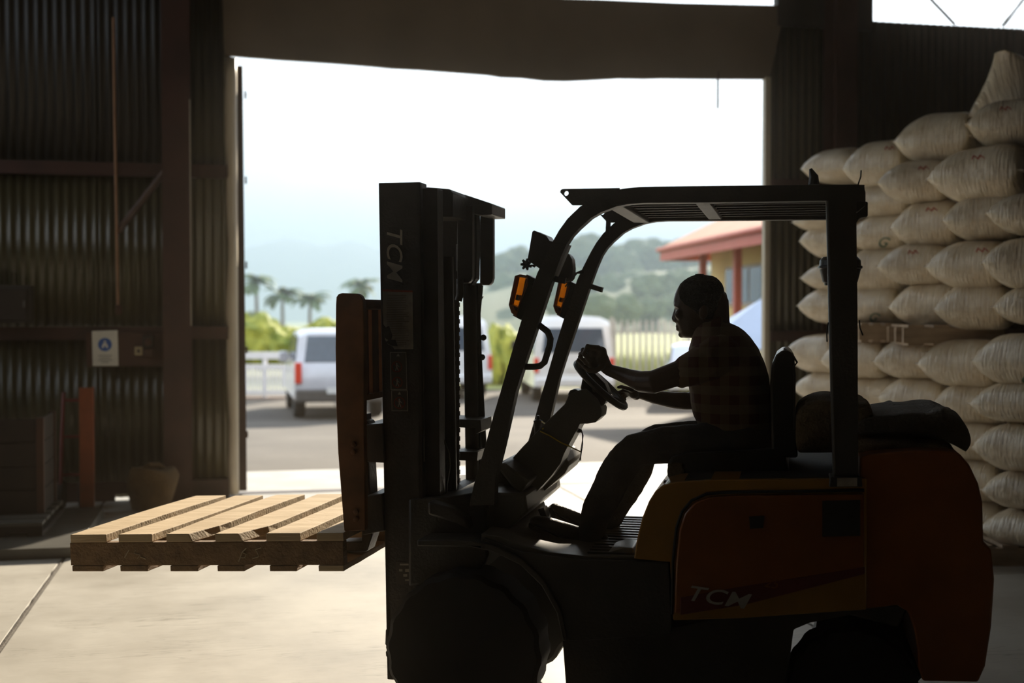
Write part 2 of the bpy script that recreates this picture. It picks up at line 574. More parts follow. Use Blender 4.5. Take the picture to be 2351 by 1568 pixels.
# mesh and stay across the open gap under the eaves
g = G()
ua, ub = WF.at(2300, 30, 0.05).x, WF.at(2420, 30, 0.05).x
for k in range(26):
    for sgn in (1, -1):
        x0 = ua - 0.5 + k * 0.05
        pa, pb = (x0, 0.05, ztop), (x0 + 0.5 * sgn, 0.05, ztop + 0.5)
        if min(pa[0], pb[0]) >= ua - 0.08: g.tube([pa, pb], 0.0035, 4)
g.obj('wire_mesh', M_redsteel, wb, kind='stuff')
G().tube([WF.at(2125, -14, -0.02), WF.at(2192, 56, -0.02)], 0.014, 6).obj('stay_cable', M_redsteel, wb)
G().tube([WF.at(2352, -4, -0.02), WF.at(2302, 60, -0.02)], 0.012, 6).obj('stay_cable', M_redsteel, wb)

# the rest of the shell
# unseen left wall, with a gap added to give the sacks more daylight
wroot('wall_left', G().bx(U0 - 0.1, U0, YN, 0.05, 0, 2.7).bx(U0 - 0.1, U0, YN, 0.05, 5.3, 5.6).bx(U0 - 0.1, U0, YN, -5.4, 2.7, 5.3).bx(U0 - 0.1, U0, -0.3, 0.05, 2.7, 5.3).mesh('wall_left', M_dark))
wroot('wall_right', G().bx(U1, U1 + 0.1, YN, 0.05, 0, 5.6).mesh('wall_right', M_dark))
wroot('wall_front', G().bx(U0 - 0.1, U1 + 0.1, YN - 0.1, YN, 0, 5.6).mesh('wall_front', M_dark))
wroot('ceiling', G().bx(U0 - 0.1, U1 + 0.1, YN - 0.1, 3.3, 5.6, 5.7).mesh('ceiling', M_roof))  # runs out past the wall: unseen overhang added to block sun

# ------------------------------------------------------------------ outdoors
M_leafhaze = mat('hill_foliage', (0.055, 0.085, 0.035), 0.9, col2=(0.13, 0.16, 0.06), scale=0.5)
M_hill = mat('hill_grass', (0.07, 0.09, 0.035), 0.95, scale=0.03)
M_mount = mat('mountain_forest', (0.07, 0.10, 0.07), 0.95, scale=0.01)
M_trunk = mat('bark', (0.16, 0.12, 0.09), 0.9, scale=3)
M_palm = mat('palm_leaf', (0.10, 0.15, 0.06), 0.7, scale=2)
M_hedge = mat('hedge_leaf', (0.12, 0.17, 0.02), 0.8, col2=(0.42, 0.40, 0.06), scale=2.5, bump=0.8, bscale=8)
M_grassb = mat('tall_grass', (0.22, 0.27, 0.06), 0.8, col2=(0.42, 0.42, 0.16), scale=0.8)
M_white = mat('white_car_paint', (0.80, 0.80, 0.80), 0.25, var=0.03, coat=0.5)
M_silver = mat('silver_car_paint', (0.62, 0.62, 0.66), 0.25, var=0.05, coat=0.5, metal=0.2)
M_glassd = mat('tinted_window', (0.06, 0.09, 0.13), 0.05, var=0.1, spec=0.8)
M_black = mat('black_rubber', (0.015, 0.014, 0.013), 0.75, var=0.2)
M_bump = mat('grey_bumper', (0.10, 0.09, 0.08), 0.6)
M_redl = mat('red_lamp', (0.75, 0.06, 0.03), 0.2, var=0.05)
M_plate = mat('number_plate', (0.8, 0.8, 0.78), 0.4, var=0.03)
M_alloy = mat('grey_wheel', (0.4, 0.4, 0.4), 0.4, metal=0.6)
M_wpaint = mat('white_paint', (0.82, 0.80, 0.80), 0.6, var=0.05)
M_yellow = mat('yellow_render', (0.75, 0.60, 0.24), 0.8, var=0.06, scale=1.0)
M_rroof = mat('red_roof_sheet', (0.40, 0.15, 0.09), 0.8, var=0.15, scale=2)
M_rpaint = mat('red_paint', (0.50, 0.10, 0.07), 0.5, var=0.08)
M_blue = mat('pale_blue_sheet', (0.62, 0.70, 0.86), 0.5, var=0.06, scale=2)

def ridge(name, prof, Y, thick, m, base):
    g = G(); vs_ = []; fs = []
    n = 90
    xs = [prof[0][0] + (prof[-1][0] - prof[0][0]) * i / n for i in range(n + 1)]
    def h(px):
        for (a, b), (c, d) in zip(prof, prof[1:]):
            if a <= px <= c:
                t = (px - a) / (c - a); t = t * t * (3 - 2 * t)
                return b + (d - b) * t
    m_ = 9
    for i, px in enumerate(xs):
        top = CAM.z + (715 - h(px)) * Y / F
        X = (px - 1175.5) / F * Y
        for j in range(m_):
            t = j / (m_ - 1) * 2 - 1
            f_ = 1 - abs(t) ** 1.3
            nn = noise.noise((px * 0.02, t * 2, 5)) * (top - base) * 0.12 * (1 if j != m_ // 2 else 0.25)
            vs_.append((X, Y + t * thick, base + (top - base) * f_ + nn * (f_ > 0)))
    for i in range(n):
        for j in range(m_ - 1):
            a = i * m_ + j
            fs.append((a, a + 1, a + 1 + m_, a + m_))
    o = new_obj(name, g.faces(vs_, fs).mesh(name, m, 40))
    return struct(o)
ridge('mountains', [(-700, 640), (300, 605), (480, 600), (580, 565), (650, 549), (700, 555), (745, 566), (795, 553), (840, 562), (900, 585), (1000, 592),
                    (1150, 600), (1300, 585), (1450, 600), (1700, 610), (2600, 640)], 1150, 320, M_mount, -8)
ridge('hills', [(930, 716), (1060, 690), (1130, 650), (1200, 628), (1300, 640), (1420, 630), (1540, 620), (1640, 610), (1800, 610), (2400, 640)], 230, 90, M_hill, -4)

def crown_mesh(seed):
    g = G()
    bmesh.ops.create_icosphere(g.bm, subdivisions=4, radius=1.0)
    for v in g.bm.verts:
        n = noise.fractal(v.co * 1.6 + Vector((seed * 7, 0, 0)), 0.8, 2.1, 5)
        n2 = noise.noise(v.co * 9 + Vector((seed, 3, 0)))
        v.co *= 1 + 0.34 * n + 0.10 * n2
        v.co.z *= 0.85
    return g.mesh('crown', M_leafhaze, None)
crowns = [crown_mesh(i) for i in range(5)]
trunk_me = G().tube([(0, 0, 0), (0.1, 0, 2), (0, 0.1, 4.2)], [0.28, 0.2, 0.12], 7).mesh('trunk', M_trunk, 60)
tree_px = [(1150, 618, 42), (1192, 600, 38), (1232, 622, 46), (1275, 606, 40), (1330, 580, 40), (1352, 565, 34), (1378, 596, 44), (1400, 585, 30),
           (1425, 612, 46), (1460, 590, 48), (1494, 580, 36), (1515, 604, 50), (1552, 588, 46), (1590, 600, 50), (1640, 590, 54), (1700, 590, 52),
           (1240, 660, 50), (1330, 650, 52), (1395, 665, 46), (1450, 655, 50), (1500, 660, 46), (1560, 655, 50), (1615, 650, 46), (1165, 662, 44),
           (1370, 700, 40), (1430, 705, 42), (1490, 708, 38), (1545, 705, 42), (1600, 702, 40), (1290, 705, 40)]
tlab = ['hazy tree on the ridge of the hill, %s from the left', 'round bushy tree halfway down the hill, %s from the left', 'low spreading tree at the foot of the hill, %s from the left']
ORD = 'first second third fourth fifth sixth seventh eighth ninth tenth eleventh twelfth thirteenth fourteenth fifteenth sixteenth'.split()
tier = lambda i: 0 if i < 16 else (1 if i < 24 else 2)
torder = {i: ORD[sorted((j for j in range(len(tree_px)) if tier(j) == tier(i)), key=lambda j: tree_px[j][0]).index(i)] for i in range(len(tree_px))}
for i, (px, py, r) in enumerate(tree_px):
    k = 0 if i < 16 else (1 if i < 24 else 2)
    Y = (250, 185, 140)[k] + (i % 4) * 11
    rr = r / F * Y
    c = pt(px, py + r * 0.1, Y)
    t = thing('tree', tlab[k] % torder[i], 'tree', (c.x, Y, c.z - rr * 1.5), random.random() * 6, ('trees along the hill ridge', 'trees on the hillside', 'trees at the foot of the hill')[k])
    o = new_obj('crown', crowns[i % 5], t); o.location = (0, 0, rr * 1.5); o.scale = (rr, rr, rr * (1.1 if k == 0 else 0.9))
    o = new_obj('trunk', trunk_me, t); o.scale = (rr / 2.5,) * 3; 
# palms
def palm_mesh(seed):
    rnd = random.Random(seed)
    g = G()
    for k in range(22):
        a = 2 * pi * k / 22 + rnd.uniform(-0.15, 0.15)
        el = rnd.uniform(-0.1, 1.2)
        n = 7; Ln = rnd.uniform(1.5, 2.0)
        vs_ = []; fs = []
        p = Vector((0, 0, 0)); e_ = el
        for j in range(n):
            w = 0.28 * sin(pi * (j + 0.6) / (n + 0.4))
            d = Vector((cos(a) * cos(e_), sin(a) * cos(e_), sin(e_)))
            sd = Vector((-sin(a), cos(a), 0))
            vs_ += [p - sd * w - Vector((0, 0, w * 0.5)), p, p + sd * w - Vector((0, 0, w * 0.5))]
            p = p + d * Ln / n; e_ -= 0.30
        for j in range(n - 1):
            b = j * 3
            fs += [(b, b + 1, b + 4, b + 3), (b + 1, b + 2, b + 5, b + 4)]
        g.faces(vs_, fs)
    return g.mesh('fronds', M_palm)
palms = [palm_mesh(i) for i in range(3)]
ptr = G().tube([(0, 0, 0), (0.05, 0, 2), (0, 0, 4.2)], [0.26, 0.18, 0.15], 8).mesh('trunk', M_trunk, 60)
for i, (px, py, b, lb) in enumerate([(588, 650, 745, 'palm tree beside the sliding door edge, first from the left'), (648, 680, 748, 'palm tree between two others above the silver car, second from the left'),
                                  (712, 690, 748, 'low palm tree above the silver car roof, third from the left'), (828, 658, 745, 'palm tree showing above the forklift load backrest')]):
    Y = 112 + 3 * i
    c = pt(px, py, Y)
    z0 = pt(px, b + 25, Y).z
    t = thing('palm_tree', lb, 'palm', (c.x, Y, z0), i * 1.3, 'palm trees beyond the yard')
    o = new_obj('fronds', palms[i % 3], t); o.location = (0, 0, c.z - z0); o.scale = (1.45, 1.45, 1.25)
    o = new_obj('trunk', ptr, t); o.scale = (0.9, 0.9, (c.z - z0) / 4.2)
# shrubs under the palms
def blob(name, lab, cat, px0, px1, py0, py1, Y, m, depth=2.0, seed=1, group=None):
    a, b = pt(px0, py1, Y), pt(px1, py0, Y)
    g = G()
    w, h = b.x - a.x, b.z - a.z
    n = max(3, int(w / h * 2.2))
    rnd = random.Random(seed)
    for k in range(n):
        cx = w * (k + 0.5) / n
        hh = h * rnd.uniform(0.85, 1.12)
        bm2 = bmesh.ops.create_icosphere(g.bm, subdivisions=3, radius=1.0)
        for v in bm2['verts']:
            q = 1 + 0.30 * noise.fractal(v.co * 2.2 + Vector((k * 3 + seed, 0, 0)), 0.8, 2.1, 4)
            v.co = Vector((cx + v.co.x * q * w / n * 1.0, v.co.y * q * depth / 2, max(0.0, hh * 0.5 + v.co.z * q * hh * 0.52)))
    o = new_obj(name, g.mesh(name, m))
    o.location = (a.x, Y, a.z)
    return tag(o, lab, cat, group)
blob('shrub', 'dark round shrub below the first palm tree', 'shrub', 570, 612, 712, 762, 108, M_leafhaze, seed=4)
blob('hedge', 'yellow green clipped hedge behind the silver car', 'hedge', 520, 880, 738, 850, 42, M_hedge, seed=2)
blob('shrub', 'low green bush between the two white vans', 'shrub', 1120, 1215, 745, 905, 38.5, M_hedge, seed=9)

# --- vehicles
def wheel(parent, x, y, r, w, side):
    t = G().lathe([(r * 0.62, -w / 2), (r * 0.93, -w / 2), (r, -w / 3), (r, w / 3), (r * 0.93, w / 2), (r * 0.62, w / 2)], (0, 0, 0), 'Y', 24).obj('wheel', M_black, parent)
    t.location = (x, y, r)
    G().lathe([(0.03, side * w * 0.30), (r * 0.2, side * w * 0.46), (r * 0.63, side * w * 0.38), (r * 0.63, -side * w * 0.2)], (0, 0, 0), 'Y', 20).obj('wheel_rim', M_alloy, t)
    return t
def vehicle(name, lab, loc, hd_, paint, prof, win_side, Wd, H, rear_win, wheels, lamps, group=None, taper=0.10, bumper=None, plate=None, mirrors=None):
    """x runs forward, y to the vehicle's left; built from its side outline"""
    t = thing(name, lab, 'car' if 'estate' in name or 'road' in name else 'van', loc, hd_, group)
    g = G(); rings = []
    # lower body and cabin: outline swept across the width, cabin leaning in
    N = 9
    for k in range(N):
        s = k / (N - 1) * 2 - 1
        ring = []
        for (x, z) in prof:
            lean = max(0.0, (z - H * 0.52) / (H * 0.48)) * taper
            round_ = 1 - 0.06 * max(0, abs(s) - 0.7) / 0.3
            ring.append((x * (1 - 0.012 * (abs(s) > 0.9)), s * (Wd / 2 - lean), 0.25 + (z - 0.25) * round_))
        rings.append(ring)
    g.loft(rings).obj('body', paint, t, smooth=40)
    def side_y(z): return Wd / 2 - max(0.0, (z - H * 0.52) / (H * 0.48)) * taper
    for s in (1, -1):
        for poly in win_side:
            vs_ = [(x, s * (side_y(z) + 0.008), z) for x, z in poly] + [(x, s * (side_y(z) - 0.03), z) for x, z in poly]
            n = len(poly)
            G().faces(vs_, [tuple(range(n)), tuple(range(n, 2 * n))] + [(i, (i + 1) % n, n + (i + 1) % n, n + i) for i in range(n)]).obj('side_window', M_glassd, t, smooth=None)
    x0, z0, x1, z1, hw_ = rear_win
    e_ = 0.012
    vs_ = [(x0 - e_, -hw_, z0), (x0 - e_, hw_, z0), (x1 - e_, hw_ * 0.9, z1), (x1 - e_, -hw_ * 0.9, z1)]
    vs_ += [(x + 0.05, y, z) for x, y, z in vs_]
    G().faces(vs_, [(0, 1, 2, 3), (7, 6, 5, 4), (0, 4, 5, 1), (1, 5, 6, 2), (2, 6, 7, 3), (3, 7, 4, 0)]).obj('rear_window', M_glassd, t, bevel=0.01, smooth=None)
    for (x, y, r) in wheels:
        wheel(t, x, y, r, 0.23, 1 if y > 0 else -1)
    for (x, y, z, sx, sy, sz) in lamps:
        G().box((x, y, z), (sx, sy, sz)).obj('tail_lamp', M_redl, t, bevel=0.015)
    if bumper:
        G().box(bumper[0], bumper[1]).obj('bumper', bumper[2], t, bevel=0.04)
    if plate:
        G().box(plate[0], plate[1]).obj('number_plate', M_plate, t)
    if mirrors:
        for y in (1, -1):
            x, yy, z = mirrors
            G().box((x, y * yy, z), (0.12, 0.20, 0.24)).obj('door_mirror', M_black if paint is M_white else paint, t, bevel=0.03)
    return t
# silver estate seen from behind
c = pt(783, 965, 25.5)
suv = vehicle('estate_car', 'silver off-road estate car parked in the yard, seen from behind', (c.x, 25.6, -0.60), radians(103), M_silver,
        [(-0.02, 0.45), (-0.03, 0.95), (0.10, 1.15), (0.28, 1.78), (0.45, 1.86), (2.4, 1.86), (2.75, 1.75), (3.3, 1.16), (4.45, 1.05), (4.65, 0.85), (4.70, 0.45)],
        [[(0.45, 1.20), (0.52, 1.70), (1.3, 1.72), (1.3, 1.20)], [(1.38, 1.20), (1.38, 1.72), (2.3, 1.72), (2.3, 1.2)], [(2.38, 1.2), (2.38, 1.7), (2.62, 1.66), (3.05, 1.2)]],
        1.88, 1.86, (0.11, 1.19, 0.265, 1.72, 0.74), [(0.95, 0.80, 0.38), (3.75, 0.80, 0.38), (0.95, -0.80, 0.38), (3.75, -0.80, 0.38)],
        [(-0.02, 0.87, 0.98, 0.10, 0.14, 0.42), (-0.02, -0.87, 0.98, 0.10, 0.14, 0.42)],
        bumper=((-0.05, 0, 0.52), (0.22, 1.86, 0.26), M_bump), plate=((-0.175, 0.05, 0.63), (0.02, 0.52, 0.13)), mirrors=(2.75, 1.03, 1.22))
# white minibus seen from behind
vanprof = [(0.0, 0.40), (-0.02, 1.0), (0.08, 1.95), (0.22, 2.10), (3.4, 2.10), (3.9, 1.9), (4.55, 1.15), (4.7, 0.9), (4.72, 0.4)]
vwin = [[(0.35, 1.18), (0.35, 1.78), (1.5, 1.8), (1.5, 1.18)], [(1.6, 1.18), (1.6, 1.8), (2.8, 1.8), (2.8, 1.18)], [(2.9, 1.18), (2.9, 1.78), (3.6, 1.76), (4.2, 1.18)]]
c = pt(1318, 920, 30.5)
vehicle('minibus', 'white minibus seen from behind through the forklift cab', (c.x, 30.5, -0.60), radians(95), M_white, vanprof, vwin, 1.95, 2.1,
        (0.0, 1.22, 0.06, 1.82, 0.78), [(0.9, 0.82, 0.33), (3.7, 0.82, 0.33), (0.9, -0.82, 0.33), (3.7, -0.82, 0.33)],
        [(0.0, 0.92, 0.92, 0.08, 0.12, 0.36), (0.0, -0.92, 0.92, 0.08, 0.12, 0.36)], bumper=((-0.04, 0, 0.5), (0.2, 1.92, 0.22), M_white),
        plate=((-0.03, 0, 0.85), (0.02, 0.5, 0.12)), mirrors=(4.0, 1.08, 1.3))
c = pt(1043, 930, 32)
vehicle('delivery_van', 'white van mostly hidden behind the forklift mast', (c.x, 32, -0.60), radians(101), M_white, vanprof, vwin, 1.95, 2.35,
        (0.0, 1.22, 0.06, 1.82, 0.78), [(0.9, 0.82, 0.33), (3.7, 0.82, 0.33), (0.9, -0.82, 0.33), (3.7, -0.82, 0.33)],
        [(0.0, 0.92, 0.92, 0.08, 0.12, 0.36), (0.0, -0.92, 0.92, 0.08, 0.12, 0.36)], bumper=((-0.04, 0, 0.5), (0.2, 1.92, 0.22), M_white),
        mirrors=(4.0, 1.10, 1.3), taper=0.2)

# --- white slatted fence at the left
Y = 32.0
a, b = pt(500, 930, Y), pt(662, 808, Y)
fx = thing('slatted_fence', 'white slatted fence with a bright top rail beside the silver car', 'fence', (a.x, Y, -0.60))
W_, H_ = b.x - a.x, b.z + 0.60
z_of = lambda py: pt(600, py, Y).z + 0.60
G().bx(0, W_, -0.04, 0.04, z_of(824), z_of(808)).obj('rail', M_wpaint, fx)
G().bx(0, W_, -0.03, 0.03, z_of(846), z_of(838)).obj('rail', M_wpaint, fx)
G().bx(0, W_, -0.03, 0.03, z_of(905), z_of(896)).obj('rail', M_wpaint, fx)
sm = G().bx(-0.035, 0.035, -0.055, -0.03, z_of(905), z_of(836)).mesh('slat', M_wpaint)
n = 18
for k in range(n):
    o = new_obj('slat', sm, fx); o.location = (W_ * (k + 0.5) / n, 0, 0)
for k in range(4):
    G().bx(W_ * k / 3 - 0.05, W_ * k / 3 + 0.05, -0.02, 0.06, 0, z_of(812)).obj('post', M_wpaint, fx)
G().bx(0, W_, -0.05, 0.12, 0, z_of(912)).obj('plinth', mat('fence_plinth', (0.26, 0.17, 0.14), 0.9), fx)

# --- palisade fence and tall grass at the right
Y = 33.5
a, b = pt(1405, 850, Y), pt(1760, 733, Y)
fx = thing('palisade_fence', 'grey steel palisade fence along the grass behind the minibus', 'fence', (a.x, Y, -0.60))
M_pal = mat('galvanised_pale', (0.42, 0.40, 0.36), 0.6)
h1 = b.z + 0.60
pm = G().prism([(-0.035, 0.05), (0.035, 0.05), (0.035, h1 - 0.08), (0, h1), (-0.035, h1 - 0.08)], -0.012, 0.012).mesh('pale', M_pal)
n = int((b.x - a.x) / 0.165)
for k in range(n):
    o = new_obj('pale', pm, fx); o.location = (0.165 * (k + 0.5), 0, 0)
for z in (0.35, h1 - 0.35):
    G().bx(0, b.x - a.x, 0.012, 0.06, z - 0.025, z + 0.025).obj('rail', M_pal, fx)
for k in range(3):
    G().bx((b.x - a.x) * k / 2 - 0.05, (b.x - a.x) * k / 2 + 0.05, 0.06, 0.16, 0, h1 + 0.05).obj('post', M_pal, fx)
g = G(); rnd = random.Random(3)
vs_ = []; fs = []
for k in range(5200):
    x = rnd.uniform(2.75, 9.5); y = rnd.uniform(33.1, 40)
    hgt = rnd.uniform(0.35, 0.85) * (1.3 if y > 34 else 0.8)
    a_ = rnd.uniform(0, pi); w = 0.035; lx, ly = rnd.uniform(-.25, .25), rnd.uniform(-.25, .25)
    i = len(vs_)
    vs_ += [(x - w * cos(a_), y - w * sin(a_), -0.6), (x + w * cos(a_), y + w * sin(a_), -0.6), (x + lx, y + ly, -0.6 + hgt)]
    fs.append((i, i + 1, i + 2))
o = new_obj('tall_grass', g.faces(vs_, fs).mesh('tall_grass', M_grassb))
tag(o, 'tall yellow green grass growing around the palisade fence', 'grass', kind='stuff')

# --- yellow building with a red roof
E0, E1 = pt(1523, 575, 28.0), pt(1745, 533, 21.2)
zE = (E0.z + E1.z) / 2
ed = Vector((E1.x - E0.x, E1.y - E0.y, 0)).normalized()
bang = math.atan2(ed.y, ed.x)
BF = Frame((E0.x, E0.y, -0.55), bang)         # x runs along the eaves towards us, y away from the eaves into the house
he = zE + 0.55
Lb = 7.6
bd = thing('building', 'yellow rendered building with a red tiled roof and red veranda posts', 'building', BF.o, bang)
xw0 = max(0.15, BF.at(1632, 650, 1.0).x)
G().bx(xw0, Lb, 1.0, 8.0, 0, he - 0.05).obj('wall', M_yellow, bd)
# hip roof
vs_ = [(0, 0, he), (Lb + 1, 0, he), (Lb + 1, 9.2, he), (0, 9.2, he), (4.4, 4.6, he + 2.5), (Lb + 1, 4.6, he + 2.5)]
vs2 = [(x, y, z + 0.10) for x, y, z in vs_]
G().faces(vs_ + vs2, [(0, 1, 2, 3), (6, 7, 11, 10), (6, 10, 9), (8, 9, 10, 11), (0, 6, 7, 1), (1, 7, 8, 2), (2, 8, 9, 3), (3, 9, 6, 0), (7, 8, 11)]).obj('roof', M_rroof, bd, smooth=None)
G().bx(-0.05, Lb + 1, -0.06, -0.01, he - 0.22, he + 0.06).obj('fascia', M_rpaint, bd)
G().bx(-0.06, -0.01, -0.06, 9.2, he - 0.22, he + 0.06).obj('fascia', M_rpaint, bd)
G().tube([(-0.1, -0.10, he + 0.02), (Lb + 1, -0.10, he + 0.02)], 0.05, 8).obj('gutter', M_rpaint, bd)
for px in (1614, 1693):
    p = BF.at(px, 640, 0.55)
    G().bx(p.x - 0.07, p.x + 0.07, 0.48, 0.62, 0, he - 0.02).obj('veranda_post', M_rpaint, bd)
pw0, pw1 = BF.at(1672, 655, 1.0), BF.at(1748, 655, 1.0)
z0w, z1w = BF.at(1690, 702, 1.0).z, BF.at(1690, 612, 1.0).z
wf_ = G().bx(pw0.x, pw1.x + 0.3, 0.94, 1.02, z0w, z1w).obj('window', mat('grey_window_frame', (0.42, 0.38, 0.33), 0.5), bd)
nw = 3
wd_ = (pw1.x + 0.3 - pw0.x) / nw
for k in range(nw):
    G().bx(pw0.x + wd_ * k + 0.06, pw0.x + wd_ * (k + 1) - 0.06, 0.92, 0.95, z0w + 0.07, z1w - 0.07).obj('pane', M_glassd, wf_)

# --- pale blue awning in front of it
Y = 18.5
pA, pB, pC = pt(1655, 742, Y), pt(1752, 684, Y - 0.6), pt(1752, 800, Y - 2.0)
gz = -0.60
aw = thing('awning', 'pale blue sloping sheet awning beside the yellow building', 'awning', (pB.x, Y, gz))
def rel(p): return (p.x - pB.x, p.y - Y, p.z - gz)
q = [rel(pA), rel(pB), (rel(pB)[0] + 2.0, rel(pB)[1] + 0.2, rel(pB)[2]), (rel(pB)[0] + 2.0, rel(pC)[1], rel(pC)[2]), rel(pC), (rel(pA)[0] - 0.5, rel(pC)[1] + 0.5, rel(pC)[2])]
G().faces(q + [(x, y, z - 0.03) for x, y, z in q], [(0, 1, 2, 3, 4, 5), (6, 7, 8, 9, 10, 11)] + [(i, (i + 1) % 6, 6 + (i + 1) % 6, 6 + i) for i in range(6)]).obj('sheet', M_blue, aw, smooth=None)
for (x, y, z) in (q[1], q[2], q[4], q[5], q[3]):
    G().tube([(x, y, 0), (x, y, z)], 0.03, 8).obj('pole', M_wpaint, aw)
c = pt(1572, 830, 29.2)
vehicle('hatchback', 'pale blue car partly hidden behind the seated driver', (c.x + 0.5, 29.2, -0.58), radians(84), M_blue,
        [(0, .4), (-.02, .9), (.2, 1.1), (.6, 1.42), (2.3, 1.42), (3.0, 1.0), (3.9, .85), (4.0, .4)], [[(0.7, 1.0), (.8, 1.34), (1.5, 1.34), (1.5, 1.0)], [(1.6, 1.0), (1.6, 1.34), (2.25, 1.34), (2.7, 1.0)]],
        1.7, 1.42, (0.18, 1.06, 0.55, 1.36, .62), [(.75, .72, .3), (3.2, .72, .3), (.75, -.72, .3), (3.2, -.72, .3)], [(0, .76, .86, .08, .14, .22), (0, -.76, .86, .08, .14, .22)])
# haze between the yard and the mountains
def volume(name, lo, hi, col, dens, aniso, lab):
    m = bpy.data.materials.new(name); m.use_nodes = True
    t = m.node_tree; t.nodes.clear()
    pv_ = t.nodes.new('ShaderNodeVolumePrincipled'); ou = t.nodes.new('ShaderNodeOutputMaterial')
    pv_.inputs['Color'].default_value = (*col, 1); pv_.inputs['Density'].default_value = dens; pv_.inputs['Anisotropy'].default_value = aniso
    t.links.new(pv_.outputs[0], ou.inputs['Volume'])
    g = G().bx(lo[0], hi[0], lo[1], hi[1], lo[2], hi[2])
    o = new_obj(name, g.mesh(name, m))
    return tag(o, lab, 'haze', kind='stuff')
volume('haze', (-700, 60, -12), (700, 1480, 85), (0.38, 0.48, 0.60), 0.0022, 0.1, 'pale blue haze in the valley before the mountains')

volume('glare_haze', (0, 0, 0), (1, 1, 1), (0.80, 0.66, 0.50), 0.0048, 0.93, 'haze added in the shed in place of lens glare')  # volume added to imitate lens glare round the doorway
hz_ = bpy.data.objects['glare_haze']
hz_.location = WF.m @ Vector((U0 + 0.05, YN + 0.05, 0.01)); hz_.rotation_euler = (0, 0, WA); hz_.scale = (U1 - U0 - 0.1, -YN - 0.16, 5.55)

# ------------------------------------------------------------------ forklift
M_fdark = mat('forklift_grey_paint', (0.055, 0.048, 0.040), 0.55, var=0.25, scale=5, bump=0.15, bscale=80)
M_fmast = mat('mast_steel', (0.060, 0.050, 0.042), 0.5, var=0.3, scale=6, bump=0.15, bscale=70)
M_forange = mat('forklift_orange_paint', (0.30, 0.085, 0.014), 0.35, var=0.25, scale=4, coat=0.3)
M_fyellow = mat('forklift_yellow_paint', (0.42, 0.20, 0.03), 0.3, var=0.2, scale=3, coat=0.4)
M_frust = mat('rusty_orange_steel', (0.20, 0.075, 0.02), 0.7, var=0.35, scale=8)
M_chrome = mat('chrome_rod', (0.6, 0.58, 0.55), 0.2, metal=1.0, var=0.1)
M_plast = mat('black_plastic', (0.035, 0.031, 0.027), 0.4, var=0.2)
M_colm = mat('grey_column_cover', (0.13, 0.12, 0.10), 0.5, var=0.1, bump=0.1, bscale=150)
M_amber = mat('amber_lens', (0.95, 0.36, 0.02), 0.25, var=0.05, trans=0.85)
def amber():
    m = M_amber; t = m.node_tree; b = t.nodes['Principled BSDF']
    tr = t.nodes.new('ShaderNodeBsdfTranslucent'); tr.inputs[0].default_value = (1.0, 0.42, 0.02, 1)
    gl = t.nodes.new('ShaderNodeBsdfRefraction'); gl.inputs[0].default_value = (1.0, 0.45, 0.03, 1); gl.inputs['Roughness'].default_value = 0.25; gl.inputs['IOR'].default_value = 1.05
    mx = t.nodes.new('ShaderNodeMixShader'); mx.inputs[0].default_value = 0.85
    t.links.new(tr.outputs[0], mx.inputs[1]); t.links.new(gl.outputs[0], mx.inputs[2])
    t.links.new(mx.outputs[0], t.nodes['Material Output'].inputs[0])
amber()
M_decal = mat('worn_sticker', (0.38, 0.33, 0.26), 0.6, var=0.2, scale=30)
M_logo = mat('white_lettering', (0.50, 0.45, 0.37), 0.6, var=0.15, scale=30)
M_ink = mat('sticker_ink', (0.05, 0.04, 0.035), 0.7)
M_redink = mat('sticker_red', (0.35, 0.06, 0.03), 0.6)
M_hose = mat('rubber_hose', (0.02, 0.018, 0.016), 0.6)
M_yellowtie = mat('yellow_cord', (0.75, 0.55, 0.03), 0.6, var=0.05)
M_mat = mat('ribbed_floor_mat', (0.16, 0.14, 0.11), 0.45, var=0.2)
M_seat = mat('black_vinyl', (0.03, 0.027, 0.025), 0.35, var=0.2)

FA = radians(12.3)
FK = Frame((0.852, 5.049, 0), pi - FA)      # x towards the forks, y towards the camera side (the truck's left), z up
fk = thing('forklift', 'orange and black forklift truck with overhead guard standing in the doorway', 'forklift', FK.o, FK.ang)
P = FK.poly
def fprism(name, pts, yref, y0, y1, m, parent=fk, bevel=0.0, **k):
    return G().prism(P(pts, yref), y0, y1).obj(name, m, parent, bevel=bevel, **k)
def A(px, py, y): return FK.at(px, py, y)

